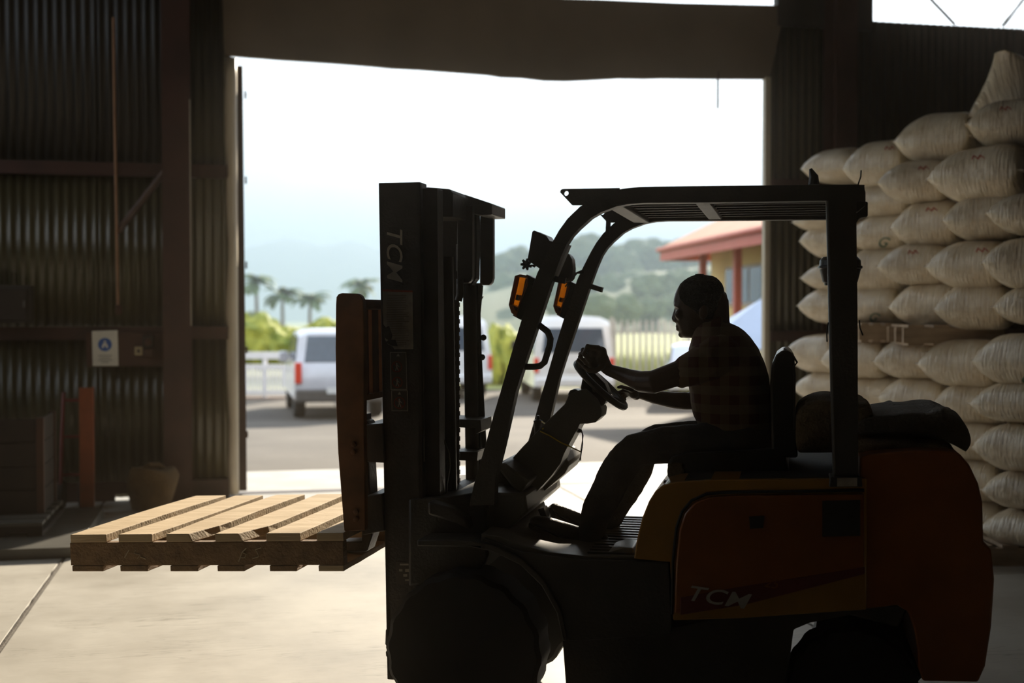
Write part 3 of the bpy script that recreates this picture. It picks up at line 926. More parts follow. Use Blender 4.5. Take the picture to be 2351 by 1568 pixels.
# --- overhead guard: two bent side frames, cross members and slats
HW = 0.49
arc_out = [(1985, 424), (1900, 424), (1700, 426), (1520, 428), (1470, 429), (1430, 433), (1400, 441), (1368, 454), (1332, 474), (1303, 502), (1284, 528), (1268, 556),
           (1250, 592), (1233, 628), (1198, 732), (1176, 805), (1149, 900), (1134, 950), (1112, 1030), (1088, 1112), (1078, 1160)]
arc_in = [(1135, 1160), (1137, 1100), (1156, 1025), (1184, 900), (1208, 824), (1236, 741), (1271, 636), (1287, 592), (1300, 562), (1313, 542), (1329, 525), (1357, 500), (1380, 487),
          (1415, 474), (1445, 468), (1480, 466), (1600, 465), (1893, 461), (1985, 461)]
gp_ = P(arc_out + arc_in, HW)
for s in (1, -1):
    G().prism(gp_, s * HW, s * (HW - 0.06)).obj('guard_side_frame', M_fdark, fk, bevel=0.008)
    G().prism(P([(1897 if s > 0 else 1925, 455), (1966, 455), (1969, 700), (1971, 1118), (1914 if s > 0 else 1940, 1118), (1905 if s > 0 else 1932, 800)], HW), s * HW, s * (HW - 0.09)).obj('rear_pillar', M_fdark, fk, bevel=0.008)
    hole = circ(*FK.xz(1298.5, 443, HW), 0.0098, 14)
    G().prism(P([(1285, 441), (1286, 436), (1290, 433.5), (1296, 433), (1421, 431), (1421, 448), (1400, 470), (1312, 470)], HW), s * (HW - 0.01), s * (HW - 0.03), holes=[hole]).obj('lifting_lug', M_fdark, fk)
xf, zf = FK.xz(1395, 455, HW); xr, zr = FK.xz(1975, 440, HW)
xm, zm = FK.xz(1610, 447, HW)
ztop_g, zbot_g = FK.xz(1700, 427, HW)[1], FK.xz(1700, 464, HW)[1]
def cross(name, x, w, z0, z1):
    G().bx(x - w / 2, x + w / 2, -HW + 0.06, HW - 0.06, z0, z1).obj(name, M_fdark, fk, bevel=0.006)
cross('cross_member', xf - 0.02, 0.07, zbot_g - 0.005, zbot_g + 0.035)
cross('cross_member', xm, 0.06, zbot_g + 0.005, zbot_g + 0.045)
cross('cross_member', xr + 0.03, 0.09, zbot_g + 0.0, ztop_g - 0.005)
for k in range(7):
    y = -0.36 + 0.12 * k
    G().bx(xr + 0.05, xf - 0.02, y - 0.008, y + 0.008, zbot_g + 0.012, zbot_g + 0.050).obj('roof_bar', M_fdark, fk)
# corner box and rear light at the back end of the guard
fprism('rear_light', [(1966, 430), (1984, 426), (1988, 440), (1988, 470), (1970, 485), (1966, 485)], HW, HW - 0.08, HW - 0.02, M_plast, bevel=0.006)
fprism('rear_light', [(1960, 468), (1990, 466), (1990, 500), (1972, 503), (1960, 520)], -HW, -HW + 0.08, -HW, M_plast, bevel=0.006)
p = A(1868, 424, 0.2)
G().tube([p, p + Vector((0.0, 0, 0.03)), p + Vector((0.012, 0, 0.06))], [0.022, 0.018, 0.006], 10).obj('antenna_base', M_plast, fk)
p = A(1970, 424, 0.47); q = A(1977, 391, 0.47)
G().tube([p, p.lerp(q, 0.5) + Vector((-0.004, 0, 0.003)), q], 0.0028, 6).obj('wire_stub', M_hose, fk)
for a_, b_ in (((1973, 735), (1981, 770)), ((1902, 740), (1899, 785))):
    p = A(*a_, 0.45); q = A(*b_, 0.45)
    G().tube([p, p.lerp(q, 0.5) + Vector((0.004, 0, 0)), q], 0.0028, 6).obj('cable_tie_end', M_hose, fk)

# cup shaped beacon behind the rear pillar
c = A(1929, 600, 0.36)
s_ = 1 / (F / (A(1929, 600, 0.36) - FK.inv @ CAM).length)
def ring_z(py): return A(1929, py, 0.36).z - c.z
rb = 47 * s_
G().lathe([(rb * 0.72, ring_z(655)), (rb * 0.74, ring_z(650)), (rb * 0.80, ring_z(648)), (rb * 0.95, ring_z(618)), (rb * 1.02, ring_z(616)), (rb * 1.02, ring_z(611)), (rb * 0.96, ring_z(610)),
           (rb * 0.94, ring_z(598)), (rb * 0.80, ring_z(590)), (rb * 0.3, ring_z(587))], c, 'Z', 28).obj('beacon', M_plast, fk)

# --- grab handle on the near front pillar
hp_ = [(1228, 752), (1240, 748), (1258, 762), (1264, 778), (1262, 794), (1250, 832), (1240, 840), (1226, 842), (1205, 842)]
G().tube([A(x, y, HW - 0.03) for x, y in hp_], 0.0125, 10).obj('grab_handle', M_fdark, fk)

# --- lamps on the front pillars
def pillar_lamps(yy, dx, dy, s):
    o_ = lambda pts: [(a + dx, b + dy) for a, b in pts]
    hs = P(o_([(1186, 634), (1198, 630), (1216, 634), (1216, 654), (1196, 706), (1190, 728), (1178, 718), (1172, 700)]), yy)
    lens_hole = P(o_([(1190, 635), (1214, 640), (1193, 705), (1176, 698)]), yy)
    h = G().prism(hs, yy - 0.035, yy + 0.035, holes=[lens_hole]).obj('indicator_lamp', mat('amber_housing', (0.30, 0.09, 0.015), 0.4, var=0.1), fk, bevel=0.003)
    G().prism(lens_hole, yy - 0.030, yy + 0.030).obj('amber_lens', M_amber, h, label='glowing amber lens', smooth=None)
    G().prism(P(o_([(1190, 676), (1196, 678), (1192, 690), (1187, 688)]), yy), yy - 0.036, yy + 0.034).obj('bulb_holder', M_plast, h)
    fprism('lamp_bracket', o_([(1212, 630), (1232, 640), (1206, 722), (1200, 735), (1180, 724), (1196, 705)]), yy, yy - 0.03, yy + 0.03, M_plast, bevel=0.003)
pillar_lamps(HW - 0.03, 0, 0, 1)
xa, za = FK.xz(1193, 670, HW - 0.03)
# the far one sits at the same place on the far pillar
far = [o for o in bpy.data.objects if o.name.startswith(('indicator_lamp', 'lamp_bracket')) and o.parent == fk]
for o in far:
    c_ = copy_tree(o, fk); c_.location = (0, -2 * HW + 0.06, 0)
# work lights
w1 = P([(1222, 532), (1226, 529), (1254, 541), (1262, 553), (1300, 560), (1268, 636), (1232, 612), (1211, 597)], HW)
G().prism(w1, HW - 0.12, HW - 0.0).obj('work_light', M_plast, fk, bevel=0.012, label='square black work light')
G().prism(P([(1275, 636), (1277, 628), (1288, 592), (1296, 580), (1308, 582), (1316, 596), (1318, 616), (1316, 640), (1306, 648), (1290, 644)], -0.30), -0.36, -0.26).obj('work_light', M_plast, fk, bevel=0.014, label='round backed black work light')
def harness(pts, y, name='wire_harness'):
    g = G()
    rnd = random.Random(len(pts))
    for k in range(3):
        g.tube([A(a + rnd.uniform(-4, 4), b + rnd.uniform(-4, 4), y) for a, b in pts], 0.003, 6)
    return g
g = harness([(1262, 598), (1240, 600), (1228, 612), (1218, 606)], HW - 0.05)
for k in range(7):
    a = k / 7 * 2 * pi
    c = A(1209, 607, HW - 0.05)
    g.tube([c, c + Vector((cos(a), 0.3, sin(a))) * 0.022], [0.010, 0.004], 5)
g.obj('wire_harness', M_hose, fk)
g = harness([(1338, 624), (1322, 630), (1312, 645), (1300, 655)], -0.36)
g.obj('wire_harness', M_hose, fk)
fprism('lamp_arm', [(1265, 632), (1300, 638), (1297, 652), (1262, 645)], HW - 0.04, HW - 0.05, HW - 0.03, M_fdark)
fprism('lamp_arm', [(1355, 651), (1384, 660), (1381, 671), (1352, 662)], -HW + 0.04, -HW + 0.01, -HW + 0.06, M_fdark)
fprism('hanger_bracket', [(1393, 505), (1402, 505), (1400, 545), (1391, 545)], -HW + 0.05, -HW + 0.04, -HW + 0.07, M_fdark)

# --- mast
YM = 0.33
def rail(name, px0, px1, ptop, yref, y0, y1, s, off=0, ytop=None):
    """an upright channel: web towards the outside, flanges turned in"""
    xl0, zt = FK.xz(px0, ptop, yref); xl1, zb = FK.xz(px0 + 20 + off, 1560, yref)
    xr0, _ = FK.xz(px1, ptop, yref); xr1, _ = FK.xz(px1 + 10, 1560, yref)
    g = G()
    g.prism([(xl0, zt), (xr0, zt), (xr1, zb), (xl1, zb)], y1 - s * 0.018, y1)
    f_ = 0.02
    g.prism([(xl0, zt), (xl0 - f_, zt), (xl1 - f_, zb), (xl1, zb)], y0, y1)
    g.prism([(xr0 + f_, zt), (xr0, zt), (xr1, zb), (xr1 + f_, zb)], y0, y1)
    return g.obj(name, M_fmast, fk, bevel=0.003), (xl0, xr0, zt, xl1, xr1, zb)
near_rail, RR = rail('mast_rail', 869, 965, 420, YM, YM - 0.09, YM, 1)
# far outer rail: same section on the other side
_, RF = rail('mast_rail', 869, 925, 422, YM, -YM, -YM + 0.09, -1)
inn, RI = rail('inner_mast_rail', 880, 1003, 434, YM - 0.03, YM - 0.12, YM - 0.035, 1)
_, RG = rail('inner_mast_rail', 880, 928, 434, YM - 0.03, -YM + 0.03, -YM + 0.12, -1)
# foot of the near rail with its bearing lumps
g = G().prism(P([(893, 1440), (884, 1447), (883, 1480), (890, 1492), (884, 1497), (885, 1508), (893, 1513), (893, 1560), (910, 1562), (915, 1440)], YM), YM - 0.09, YM - 0.005)
g.obj('roller_bracket', M_fmast, fk, bevel=0.004)
# ties
fprism('top_tie', [(940, 430), (1003, 434), (1040, 437), (1048, 446), (1048, 500), (980, 500), (940, 470)], 0.10, -0.20, 0.16, M_fmast, bevel=0.004)
fprism('mast_guard', [(990, 470), (1054, 470), (1054, 560), (1048, 562), (1048, 622), (1054, 624), (1054, 690), (1047, 692), (1046, 1150), (990, 1150)], -0.12, -0.14, -0.11, M_fmast, bevel=0.002)
fprism('top_plate', [(1042, 455), (1098, 458), (1158, 478), (1158, 502), (1128, 503), (1090, 493), (1042, 490)], -0.34, -0.36, -0.10, M_fmast, bevel=0.004)
for (a, b, c_, d, y) in ((1052, 1087, 470, 650, -0.08), (1104, 1134, 488, 655, -0.33)):
    fprism('hose_guard', [(a, c_), (b, c_ + 3), (b, d - 16), (b - 3, d - 6), (b - 9, d), (a, d)], y, y - 0.02, y + 0.02, M_fmast, bevel=0.004)
fprism('hose_bundle', [(1086, 490), (1098, 490), (1099, 560), (1097, 640), (1086, 655)], -0.2, -0.23, -0.17, M_hose)
def bar(name, pts, y, r, m=M_fmast, seg=14):
    return G().tube([A(a, b, y) for a, b in pts], r, seg).obj(name, m, fk)
bar('lift_cylinder', [(1020, 590), (1030, 1180)], 0.12, 0.037)
bar('cylinder_rod', [(1000, 535), (1001, 600)], 0.14, 0.010, M_chrome)
bar('lift_cylinder', [(1078, 640), (1086, 1170)], -0.25, 0.030)
bar('lift_cylinder', [(980, 590), (990, 1180)], 0.20, 0.033)
bar('hydraulic_hose', [(1103, 655), (1097, 720), (1099, 800), (1104, 900), (1108, 975), (1112, 1040), (1105, 1120)], -0.28, 0.013, M_hose, 8)
bar('hydraulic_hose', [(1094, 655), (1092, 760), (1095, 900), (1100, 1000), (1104, 1100)], -0.26, 0.007, M_hose, 8)
bar('hydraulic_hose', [(1003, 930), (1012, 990), (1030, 1040), (1033, 1070), (1026, 1110), (1022, 1180)], 0.22, 0.004, mat('worn_hose', (0.10, 0.085, 0.06), 0.6), 6)
for (x, y) in ((1110, 775), (1107, 820), (1112, 975)):
    c = A(x, y, -0.28); G().sphere(c, 0.014, 2).obj('hose_clamp', M_hose, fk)
fprism('cylinder_clamp', [(1040, 957), (1116, 960), (1118, 985), (1104, 992), (1104, 978), (1040, 975)], -0.20, -0.30, -0.10, M_fmast)
fprism('cylinder_clamp', [(1040, 1030), (1110, 1032), (1108, 1052), (1040, 1050)], -0.20, -0.30, -0.10, M_fmast)
# chains
g = G()
for k in range(46):
    p = A(1050 + 0.02 * k, 690 + 9.6 * k, -0.06)
    g.box(p, (0.018 if k % 2 else 0.013, 0.020 if k % 2 else 0.012, 0.0185))
g.obj('lift_chain', M_fmast, fk, kind='stuff')
bar('rail_edge_strip', [(966, 640), (970, 840), (973, 1060)], YM - 0.02, 0.005, M_chrome)
bar('rail_edge_strip', [(1016, 590), (1019, 800), (1020, 1060)], 0.18, 0.003, mat('dull_chrome', (0.3, 0.28, 0.25), 0.4, metal=0.8), 6)
bar('chain_anchor', [(1056, 640), (1056, 676), (1052, 690)], -0.06, 0.016)
bar('chain_anchor', [(1100, 650), (1100, 682), (1106, 686)], -0.30, 0.014)
# lower frame between mast and body
fprism('front_axle_frame', [(960, 1135), (1045, 1130), (1105, 1120), (1135, 1150), (1140, 1260), (1110, 1310), (960, 1330)], 0.2, -0.42, 0.34, M_fdark, bevel=0.01)
fprism('tilt_cylinder', [(985, 1150), (1040, 1165), (1075, 1190), (1080, 1215), (1050, 1200), (985, 1180)], 0.42, 0.36, 0.44, M_fmast, bevel=0.01)

# --- carriage and load backrest
fprism('carriage_bar', [(828, 975), (885, 970), (890, 1060), (845, 1058), (838, 1040), (828, 1030)], 0.30, -0.46, 0.34, M_fmast, bevel=0.004)
fprism('carriage_bar', [(838, 1150), (848, 1135), (885, 1130), (890, 1215), (840, 1225)], 0.30, -0.46, 0.34, M_fmast, bevel=0.004)
fprism('carriage_bolt', [(826, 952), (842, 950), (842, 964), (848, 966), (858, 985), (828, 985)], 0.28, 0.22, 0.30, M_fmast, bevel=0.003)
YB = 0.47
bk = [(771, 700), (772, 682), (777, 675), (785, 673), (820, 674), (828, 679), (834, 690), (836, 800), (836, 1000), (838, 1080), (838, 1218), (790, 1219), (783, 1130), (776, 1040), (772, 940), (770, 800)]
backs = fprism('backrest_side', bk, YB, YB - 0.035, YB, M_frust, bevel=0.006, label='rusty brown side plate of the load backrest')
for s in range(1):
    c_ = backs.copy(); COL.objects.link(c_); c_.location = (0, -2 * YB + 0.035, 0)
x0b, zt0 = FK.xz(800, 690, YB); x1b, zt1 = FK.xz(832, 690, YB)
G().bx(x1b, x1b + 0.035, -YB + 0.03, YB - 0.03, zt0 - 0.035, zt0 + 0.005).obj('backrest_rail', M_frust, fk, bevel=0.004)
zl = FK.xz(840, 915, YB)[1]
G().bx(x1b, x1b + 0.03, -YB + 0.03, YB - 0.03, zl - 0.012, zl + 0.012).obj('backrest_rail', M_frust, fk, bevel=0.004)
for k in range(6):
    yk = 0.395 - 0.125 * k
    xk = x1b + 0.012
    G().prism([(xk - 0.0, zl), (xk + 0.016, zl), (xk + 0.02, zt0 - 0.02), (xk + 0.004, zt0 - 0.02)], yk - 0.041, yk + 0.041).obj('backrest_bar', M_frust, fk)
g = G()
for (x, y) in ((812, 1020), (812, 1038), (818, 1175), (818, 1192)):
    c = A(x, y, YB + 0.001)
    g.lathe([(0.011, 0), (0.011, 0.008), (0.006, 0.010)], c, 'Y', 8)
g.obj('backrest_bolt', M_frust, fk)
# forks
def fork(yk):
    sh = P([(836, 1000), (850, 1000), (862, 1225), (850, 1262), (838, 1262), (838, 1200)], 0.25)
    xt = A(300, 1262, 0.25).x
    g = G().prism(sh, yk - 0.05, yk + 0.05)
    zs = FK.xz(845, 1262, 0.25)[1]
    xs = sh[3][0]
    zt = pallet_zt
    g.prism([(xs, zs), (xs, zs + 0.042), (xt, pal_z(xt) + 0.012), (xt, pal_z(xt))], yk - 0.05, yk + 0.05)
    g.obj('fork', M_fmast, fk, bevel=0.005)

# --- pallet resting on the forks (its near lower edges give its pitch)
YP = 0.50
pA_, pB_ = FK.xz(163, 1298, YP), FK.xz(790, 1297, YP)          # foot line of the near stringer
ang_p = math.atan2(pA_[1] - pB_[1], pA_[0] - pB_[0])
LP = math.hypot(pA_[0] - pB_[0], pA_[1] - pB_[1])
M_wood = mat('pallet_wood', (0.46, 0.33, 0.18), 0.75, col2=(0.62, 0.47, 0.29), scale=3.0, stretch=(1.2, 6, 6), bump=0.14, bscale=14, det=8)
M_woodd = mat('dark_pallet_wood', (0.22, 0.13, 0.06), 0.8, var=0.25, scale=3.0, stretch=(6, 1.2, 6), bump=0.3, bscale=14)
pal = bpy.data.objects.new('wooden_pallet', None); COL.objects.link(pal)
mw = FK.m @ Matrix.Translation((pB_[0], 0, pB_[1]))
# local x of the pallet runs along its stringers towards the fork tips, y across it
pal.matrix_world = mw @ Matrix.Rotation(-ang_p, 4, 'Y')
tag(pal, 'empty wooden pallet of sawn boards carried level on the forks', 'pallet')
ZS0 = 0.0
zst = (FK.xz(163, 1246, YP)[1] - pA_[1])                        # stringer height
bt = 0.022
ZST = zst
WP_ = 1.10
rnd = random.Random(5)
for yk in (YP - 0.02, YP - WP_ / 2, YP - WP_ + 0.02):
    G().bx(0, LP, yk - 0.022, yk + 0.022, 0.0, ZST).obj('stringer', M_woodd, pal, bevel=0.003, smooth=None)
def board(name, x0, x1, z0, z1, m, seed, notch=False, split=False):
    rnd = random.Random(seed)
    g = G(); N = 12; rings = []
    dz = rnd.uniform(-0.004, 0.006)
    for i in range(N + 1):
        y = YP + 0.004 - (WP_ + rnd.uniform(-0.0, 0.02) * (i == N)) * i / N
        w0 = x0 + 0.003 * noise.noise((i * 0.7, seed, 0)); w1 = x1 + 0.003 * noise.noise((i * 0.7, seed, 9))
        bow = dz * sin(pi * i / N)
        if notch and i < 2: w0 += (0.035, 0.015)[i]
        c_ = 0.006 if not notch or i > 1 else 0.018
        rings.append([(w0, y, z0 + bow), (w1, y, z0 + bow), (w1, y, z1 + bow), (w0 + (c_ if notch and i < 3 else 0.0), y, z1 + bow)])
    return g.loft(rings).obj(name, m, pal, bevel=0.0025, smooth=None)
tops = [(163, 245), (273, 350), (383, 462), (495, 577), (612, 690), (728, 790)]
bots = [(167, 238), (277, 340), (392, 455), (500, 562), (620, 682), (732, 790)]
inv = pal.matrix_world.inverted()
def plx(px, py):
    p = inv @ (FK.m @ FK.at(px, py, YP)); return p.x
for i, (a, b) in enumerate(tops):
    board('deck_board', plx(b, 1240), plx(a, 1240), ZST + 0.001, ZST + 0.001 + 0.032, M_wood, i, notch=i in (2, 3))
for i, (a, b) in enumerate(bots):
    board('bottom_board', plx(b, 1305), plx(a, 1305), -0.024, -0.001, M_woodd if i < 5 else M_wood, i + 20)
# chalk marks scrawled on the near stringer
g = G()
M_chalk = mat('chalk', (0.50, 0.40, 0.26), 0.9)
for strokes in ([(548, 1290), (556, 1268), (566, 1258)], [(556, 1268), (566, 1272), (562, 1280), (552, 1280)], [(600, 1257), (586, 1262), (592, 1270), (594, 1278), (580, 1282)],
                [(286, 1280), (292, 1270), (297, 1262)], [(312, 1262), (308, 1270), (322, 1274), (316, 1282)], [(322, 1278), (335, 1283)]):
    g.tube([inv @ (FK.m @ FK.at(a, b, YP + 0.003)) for a, b in strokes], 0.0022, 5)
g.obj('chalk_mark', M_chalk, pal)
pallet_zt = pB_[1] + ZST
def pal_z(x): return pB_[1] + (x - pB_[0]) * (pA_[1] - pB_[1]) / (pA_[0] - pB_[0]) + ZST - 0.075
fork(0.24); fork(-0.28)

# --- wheels
def fk_wheel(name, px, py, y0, y1, r, n):
    c = A(px, py, y0)
    y0, y1 = max(y0, y1), min(y0, y1)
    w = y0 - y1
    for s in (1, -1):
        o = G().lathe([(r * 0.55, -w / 2), (r * 0.93, -w / 2), (r * 0.985, -w * 0.42), (r * 0.985, w * 0.42), (r * 0.93, w / 2), (r * 0.55, w / 2)], (0, 0, 0), 'Y', n * 4, lug=(1, 4, r * 0.022, 2)).obj('tyre', M_black, fk)
        o.location = (c.x - (0.11 if name == 'rear' and s < 0 else 0.0), s * (y0 + y1) / 2, c.z)
        h = G().lathe([(0.03, s * w * 0.35), (r * 0.25, s * w * 0.38), (r * 0.30, s * w * 0.2), (r * 0.50, s * w * 0.25), (r * 0.56, s * w * 0.45), (r * 0.58, s * w * 0.40), (r * 0.58, -s * w * 0.3)], (0, 0, 0), 'Y', 24).obj('wheel_rim', M_forange, o)
    return c
cf = A(1060, 1500, 0.44)
rf = cf.z
fk_wheel('front', 1060, 1500, 0.47, 0.25, rf, 18)
cr_ = A(1957, 1590, 0.40)
fk_wheel('rear', 1957, 1590, 0.42, 0.26, cr_.z, 16)
G().tube([(cf.x, -0.3, cf.z), (cf.x, 0.3, cf.z)], 0.08, 14).obj('front_axle', M_fdark, fk)
G().tube([(cr_.x, -0.3, cr_.z), (cr_.x, 0.3, cr_.z)], 0.06, 14).obj('rear_axle', M_fdark, fk)

# --- body
fender = [(958, 1240), (1075, 1241), (1135, 1252), (1200, 1284), (1252, 1335), (1288, 1400), (1302, 1470), (1292, 1472), (1278, 1408), (1243, 1345), (1194, 1297), (1130, 1266), (1075, 1255), (958, 1254)]
for s in (1, -1):
    G().prism(P(fender, 0.50), s * 0.50, s * 0.24).obj('front_fender', M_fdark, fk, bevel=0.004)
frame_poly = [(1136, 1262), (1110, 1235), (1200, 1268), (1330, 1284), (1535, 1291), (1541, 1410), (1541, 1455), (1330, 1472), (1304, 1472), (1288, 1400), (1252, 1335), (1200, 1286)]
for s in (1, -1):
    G().prism(P(frame_poly, 0.49), s * 0.49, s * 0.22).obj('side_frame', M_fdark, fk, bevel=0.006)
under = [(1290, 1455), (1540, 1440), (1720, 1400), (2090, 1390), (2060, 1440), (1950, 1412), (1860, 1430), (1822, 1446), (1806, 1570), (1806, 1590), (1300, 1590)]
fprism('chassis', under, 0.44, -0.44, 0.44, M_fdark, bevel=0.006)
hood = [(1455, 1283), (1462, 1240), (1474, 1190), (1490, 1150), (1504, 1128), (1524, 1114), (1550, 1107), (1640, 1102), (1990, 1099), (1990, 1400), (1700, 1420), (1545, 1425), (1538, 1291)]
fprism('hood', hood, 0.49, -0.49, 0.49, M_fyellow, bevel=0.03, seg=4, smooth=50)
panel = [(1548, 1408), (1552, 1290), (1560, 1215), (1572, 1180), (1592, 1156), (1625, 1142), (1680, 1138), (1984, 1134), (1984, 1302), (1700, 1366), (1566, 1408)]
fprism('side_panel', panel, 0.50, 0.47, 0.502, M_forange, bevel=0.006)
G().tube([A(x, y, 0.493) for x, y in [(1543, 1410), (1545, 1290), (1553, 1212), (1566, 1175), (1588, 1149), (1622, 1134), (1680, 1130), (1984, 1126)]], 0.006, 6).obj('rubber_seal', M_black, fk)
fprism('panel_latch', [(1720, 1186), (1755, 1184), (1752, 1212), (1722, 1214)], 0.503, 0.50, 0.506, M_plast)
fprism('air_vent', [(1888, 1150), (1975, 1148), (1975, 1230), (1888, 1232)], 0.503, 0.50, 0.505, M_plast)
fprism('logo_plate', [(1562, 1412), (1562, 1372), (1712, 1345), (1985, 1302), (1985, 1318), (1712, 1388)], 0.504, 0.49, 0.504, mat('dark_red_plate', (0.16, 0.03, 0.02), 0.5), bevel=0.002)
fprism('reflection_cover', [(1560, 1106), (1580, 1100), (1980, 1094), (1980, 1103)], 0.45, -0.45, 0.46, mat('matt_black_cover', (0.02, 0.018, 0.015), 0.9), bevel=0.004)  # matt cover added to hide the sky's reflection on the hood
# counterweight
cw = [(1974, 1112), (1974, 1050), (2000, 1042), (2100, 1034), (2178, 1036), (2204, 1042), (2226, 1068), (2246, 1110), (2256, 1155), (2258, 1245), (2276, 1262), (2283, 1330), (2276, 1440), (2262, 1530), (2246, 1566), (2118, 1563),
      (2109, 1535), (2107, 1492), (2100, 1450), (2085, 1405), (2060, 1390), (1974, 1400)]
fprism('counterweight', cw, 0.48, -0.48, 0.48, M_forange, bevel=0.05, seg=3, smooth=50)
fprism('pillar_foot', [(1905, 1095), (1978, 1095), (1980, 1118), (1903, 1118)], 0.5, 0.38, 0.505, M_fdark, bevel=0.004)
fprism('serial_sticker', [(1922, 1098), (1968, 1097), (1968, 1116), (1922, 1117)], 0.508, 0.505, 0.508, M_decal)
fprism('hood_catch', [(1521, 1112), (1525, 1103), (1529, 1104), (1530, 1118), (1548, 1114), (1552, 1108), (1558, 1110), (1552, 1122), (1522, 1126)], 0.35, 0.33, 0.36, M_plast)
# --- floor plate with ribs
fl = [(1105, 1225), (1150, 1232), (1200, 1252), (1262, 1268), (1340, 1276), (1470, 1279), (1470, 1292), (1340, 1290), (1200, 1272), (1105, 1245)]
fprism('floor_plate', fl, 0.47, -0.47, 0.47, M_mat, bevel=0.003)
zfl = FK.xz(1420, 1278, 0.47)[1]
x0f, x1f = FK.xz(1345, 1277, 0.47)[0], FK.xz(1455, 1279, 0.47)[0]
rb_ = G().bx(-0.0, 0.012, -0.45, 0.45, 0, 0.007).mesh('floor_rib', M_mat)
for k in range(15):
    yk = 0.42 - 0.06 * k
    G().bx(x1f, x0f, yk - 0.012, yk + 0.012, zfl, zfl + 0.007).obj('floor_rib', M_mat, fk)
# slanted toe board in front with ribs
for k in range(7):
    a = A(1175 + 13 * k, 1243 + 5.2 * k, 0.43)
    G().tube([a + Vector((0, 0, 0.004)), a + Vector((0, -0.82, 0.004))], 0.006, 6).obj('floor_rib', M_mat, fk)
# heel plate with a cast rim by the hood
fprism('heel_plate', [(1392, 1283), (1400, 1262), (1425, 1254), (1455, 1256), (1462, 1275), (1450, 1284)], 0.40, 0.24, 0.42, mat('scuffed_alloy', (0.35, 0.31, 0.25), 0.35, metal=0.3), bevel=0.006)
# --- dash and steering column
fprism('dash_panel', [(1145, 1062), (1200, 1040), (1292, 1038), (1312, 1062), (1300, 1085), (1250, 1128), (1200, 1165), (1110, 1180), (1110, 1120)], -0.10, -0.40, -0.06, M_colm, bevel=0.012)
fprism('dash_wing', [(1145, 1064), (1166, 1058), (1200, 1086), (1222, 1100), (1200, 1130), (1180, 1110), (1160, 1084)], 0.20, -0.06, 0.26, M_colm, bevel=0.01)
fprism('toe_board', [(1090, 1120), (1180, 1108), (1240, 1110), (1245, 1150), (1200, 1190), (1150, 1236), (1090, 1240)], 0.0, -0.44, 0.30, M_colm, bevel=0.01)
for k in range(3):
    c = A(1236 + 12 * k, 1128 - 9 * k, -0.40)
    G().tube([c, c + Vector((-0.012, 0.01, 0.012))], 0.010, 10).obj('dash_knob', M_plast, fk)
column = [(1300, 926), (1309, 905), (1322, 898), (1346, 892), (1372, 915), (1384, 940), (1382, 956), (1370, 968), (1352, 971), (1335, 971), (1326, 988), (1312, 1014), (1298, 1040), (1290, 1062), (1268, 1092), (1240, 1122), (1214, 1150),
          (1190, 1150), (1165, 1120), (1152, 1080), (1176, 1055), (1200, 1028), (1250, 975)]
fprism('steering_column', column, 0.05, -0.075, 0.085, M_colm, bevel=0.025, seg=3, smooth=50)
fprism('column_switch', [(1304, 905), (1310, 895), (1322, 893), (1330, 898), (1326, 912), (1310, 915)], 0.05, -0.02, 0.06, M_plast, bevel=0.005)
fprism('column_hub', [(1345, 845), (1352, 842), (1390, 880), (1400, 905), (1388, 930), (1372, 935), (1345, 912), (1334, 892), (1338, 872)], 0.03, -0.04, 0.05, M_plast, bevel=0.012)
# steering wheel
wc = A(1379, 884, 0.0)
e1 = (A(1322, 831, 0.0) - A(1436, 937, 0.0)); e1 = Vector((e1.x, 0, e1.z)).normalized()
e2 = Vector((0, 1, 0)); e3 = Vector((-e1.z, 0, e1.x))
if e3.x > 0: e3 = -e3
RW = (A(1322, 831, 0.0) - A(1436, 937, 0.0)).length / 2 - 0.008
def wpt(t, r=RW, h=0.0): return wc + (e1 * cos(t) + e2 * sin(t)) * r + e3 * h
sw = G().tube([wpt(2 * pi * k / 48) for k in range(48)], 0.0145, 10, closed=True).obj('steering_wheel', M_plast, fk)
hub = wc - e3 * 0.035
for t in (radians(90), radians(210), radians(330)):
    G().tube([hub, hub.lerp(wpt(t), 0.5), wpt(t)], [0.016, 0.012, 0.009], 8).obj('spoke', M_plast, sw)
G().tube([hub - e3 * 0.05, hub + e3 * 0.01], [0.035, 0.03], 14).obj('hub', M_plast, sw)
# yellow cord tied round the column, with loose ends
cp = [(1240, 990), (1262, 1000), (1288, 1016), (1306, 1024)]
G().tube([A(x, y, 0.09) for x, y in cp] + [A(1318, 1030, 0.03), A(1333, 1037, -0.02)], 0.0028, 6).obj('yellow_cord', M_yellowtie, fk, label='yellow cord tied round the steering column')
G().tube([A(1244, 968, 0.0), A(1252, 973, 0.05), A(1246, 985, 0.09)], 0.003, 6).obj('yellow_cord', M_yellowtie, fk)
G().tube([A(1328, 985, 0.02), A(1337, 995, 0.02), A(1338, 1020, 0.02), A(1333, 1050, 0.02), A(1329, 1060, 0.02)], 0.002, 5).obj('key_cord', M_hose, fk)
G().tube([A(1334, 985, 0.02), A(1339, 1000, 0.02), A(1334, 1030, 0.02), A(1333, 1058, 0.02)], 0.002, 5).obj('key_cord', M_hose, fk)
c = A(1329, 989, 0.02); G().sphere(c, 0.011, 2, (1.2, 1, 0.8)).obj('key_fob', M_colm, fk)
# lever left of the column
lv = A(1235, 985, -0.15)
def pz(py): return A(1235, py, -0.15).z - lv.z
G().lathe([(0.010, pz(1030)), (0.013, pz(1000)), (0.017, pz(975)), (0.020, pz(966)), (0.007, pz(962)), (0.006, pz(954))], lv, 'Z', 12).obj('control_lever', M_plast, fk)
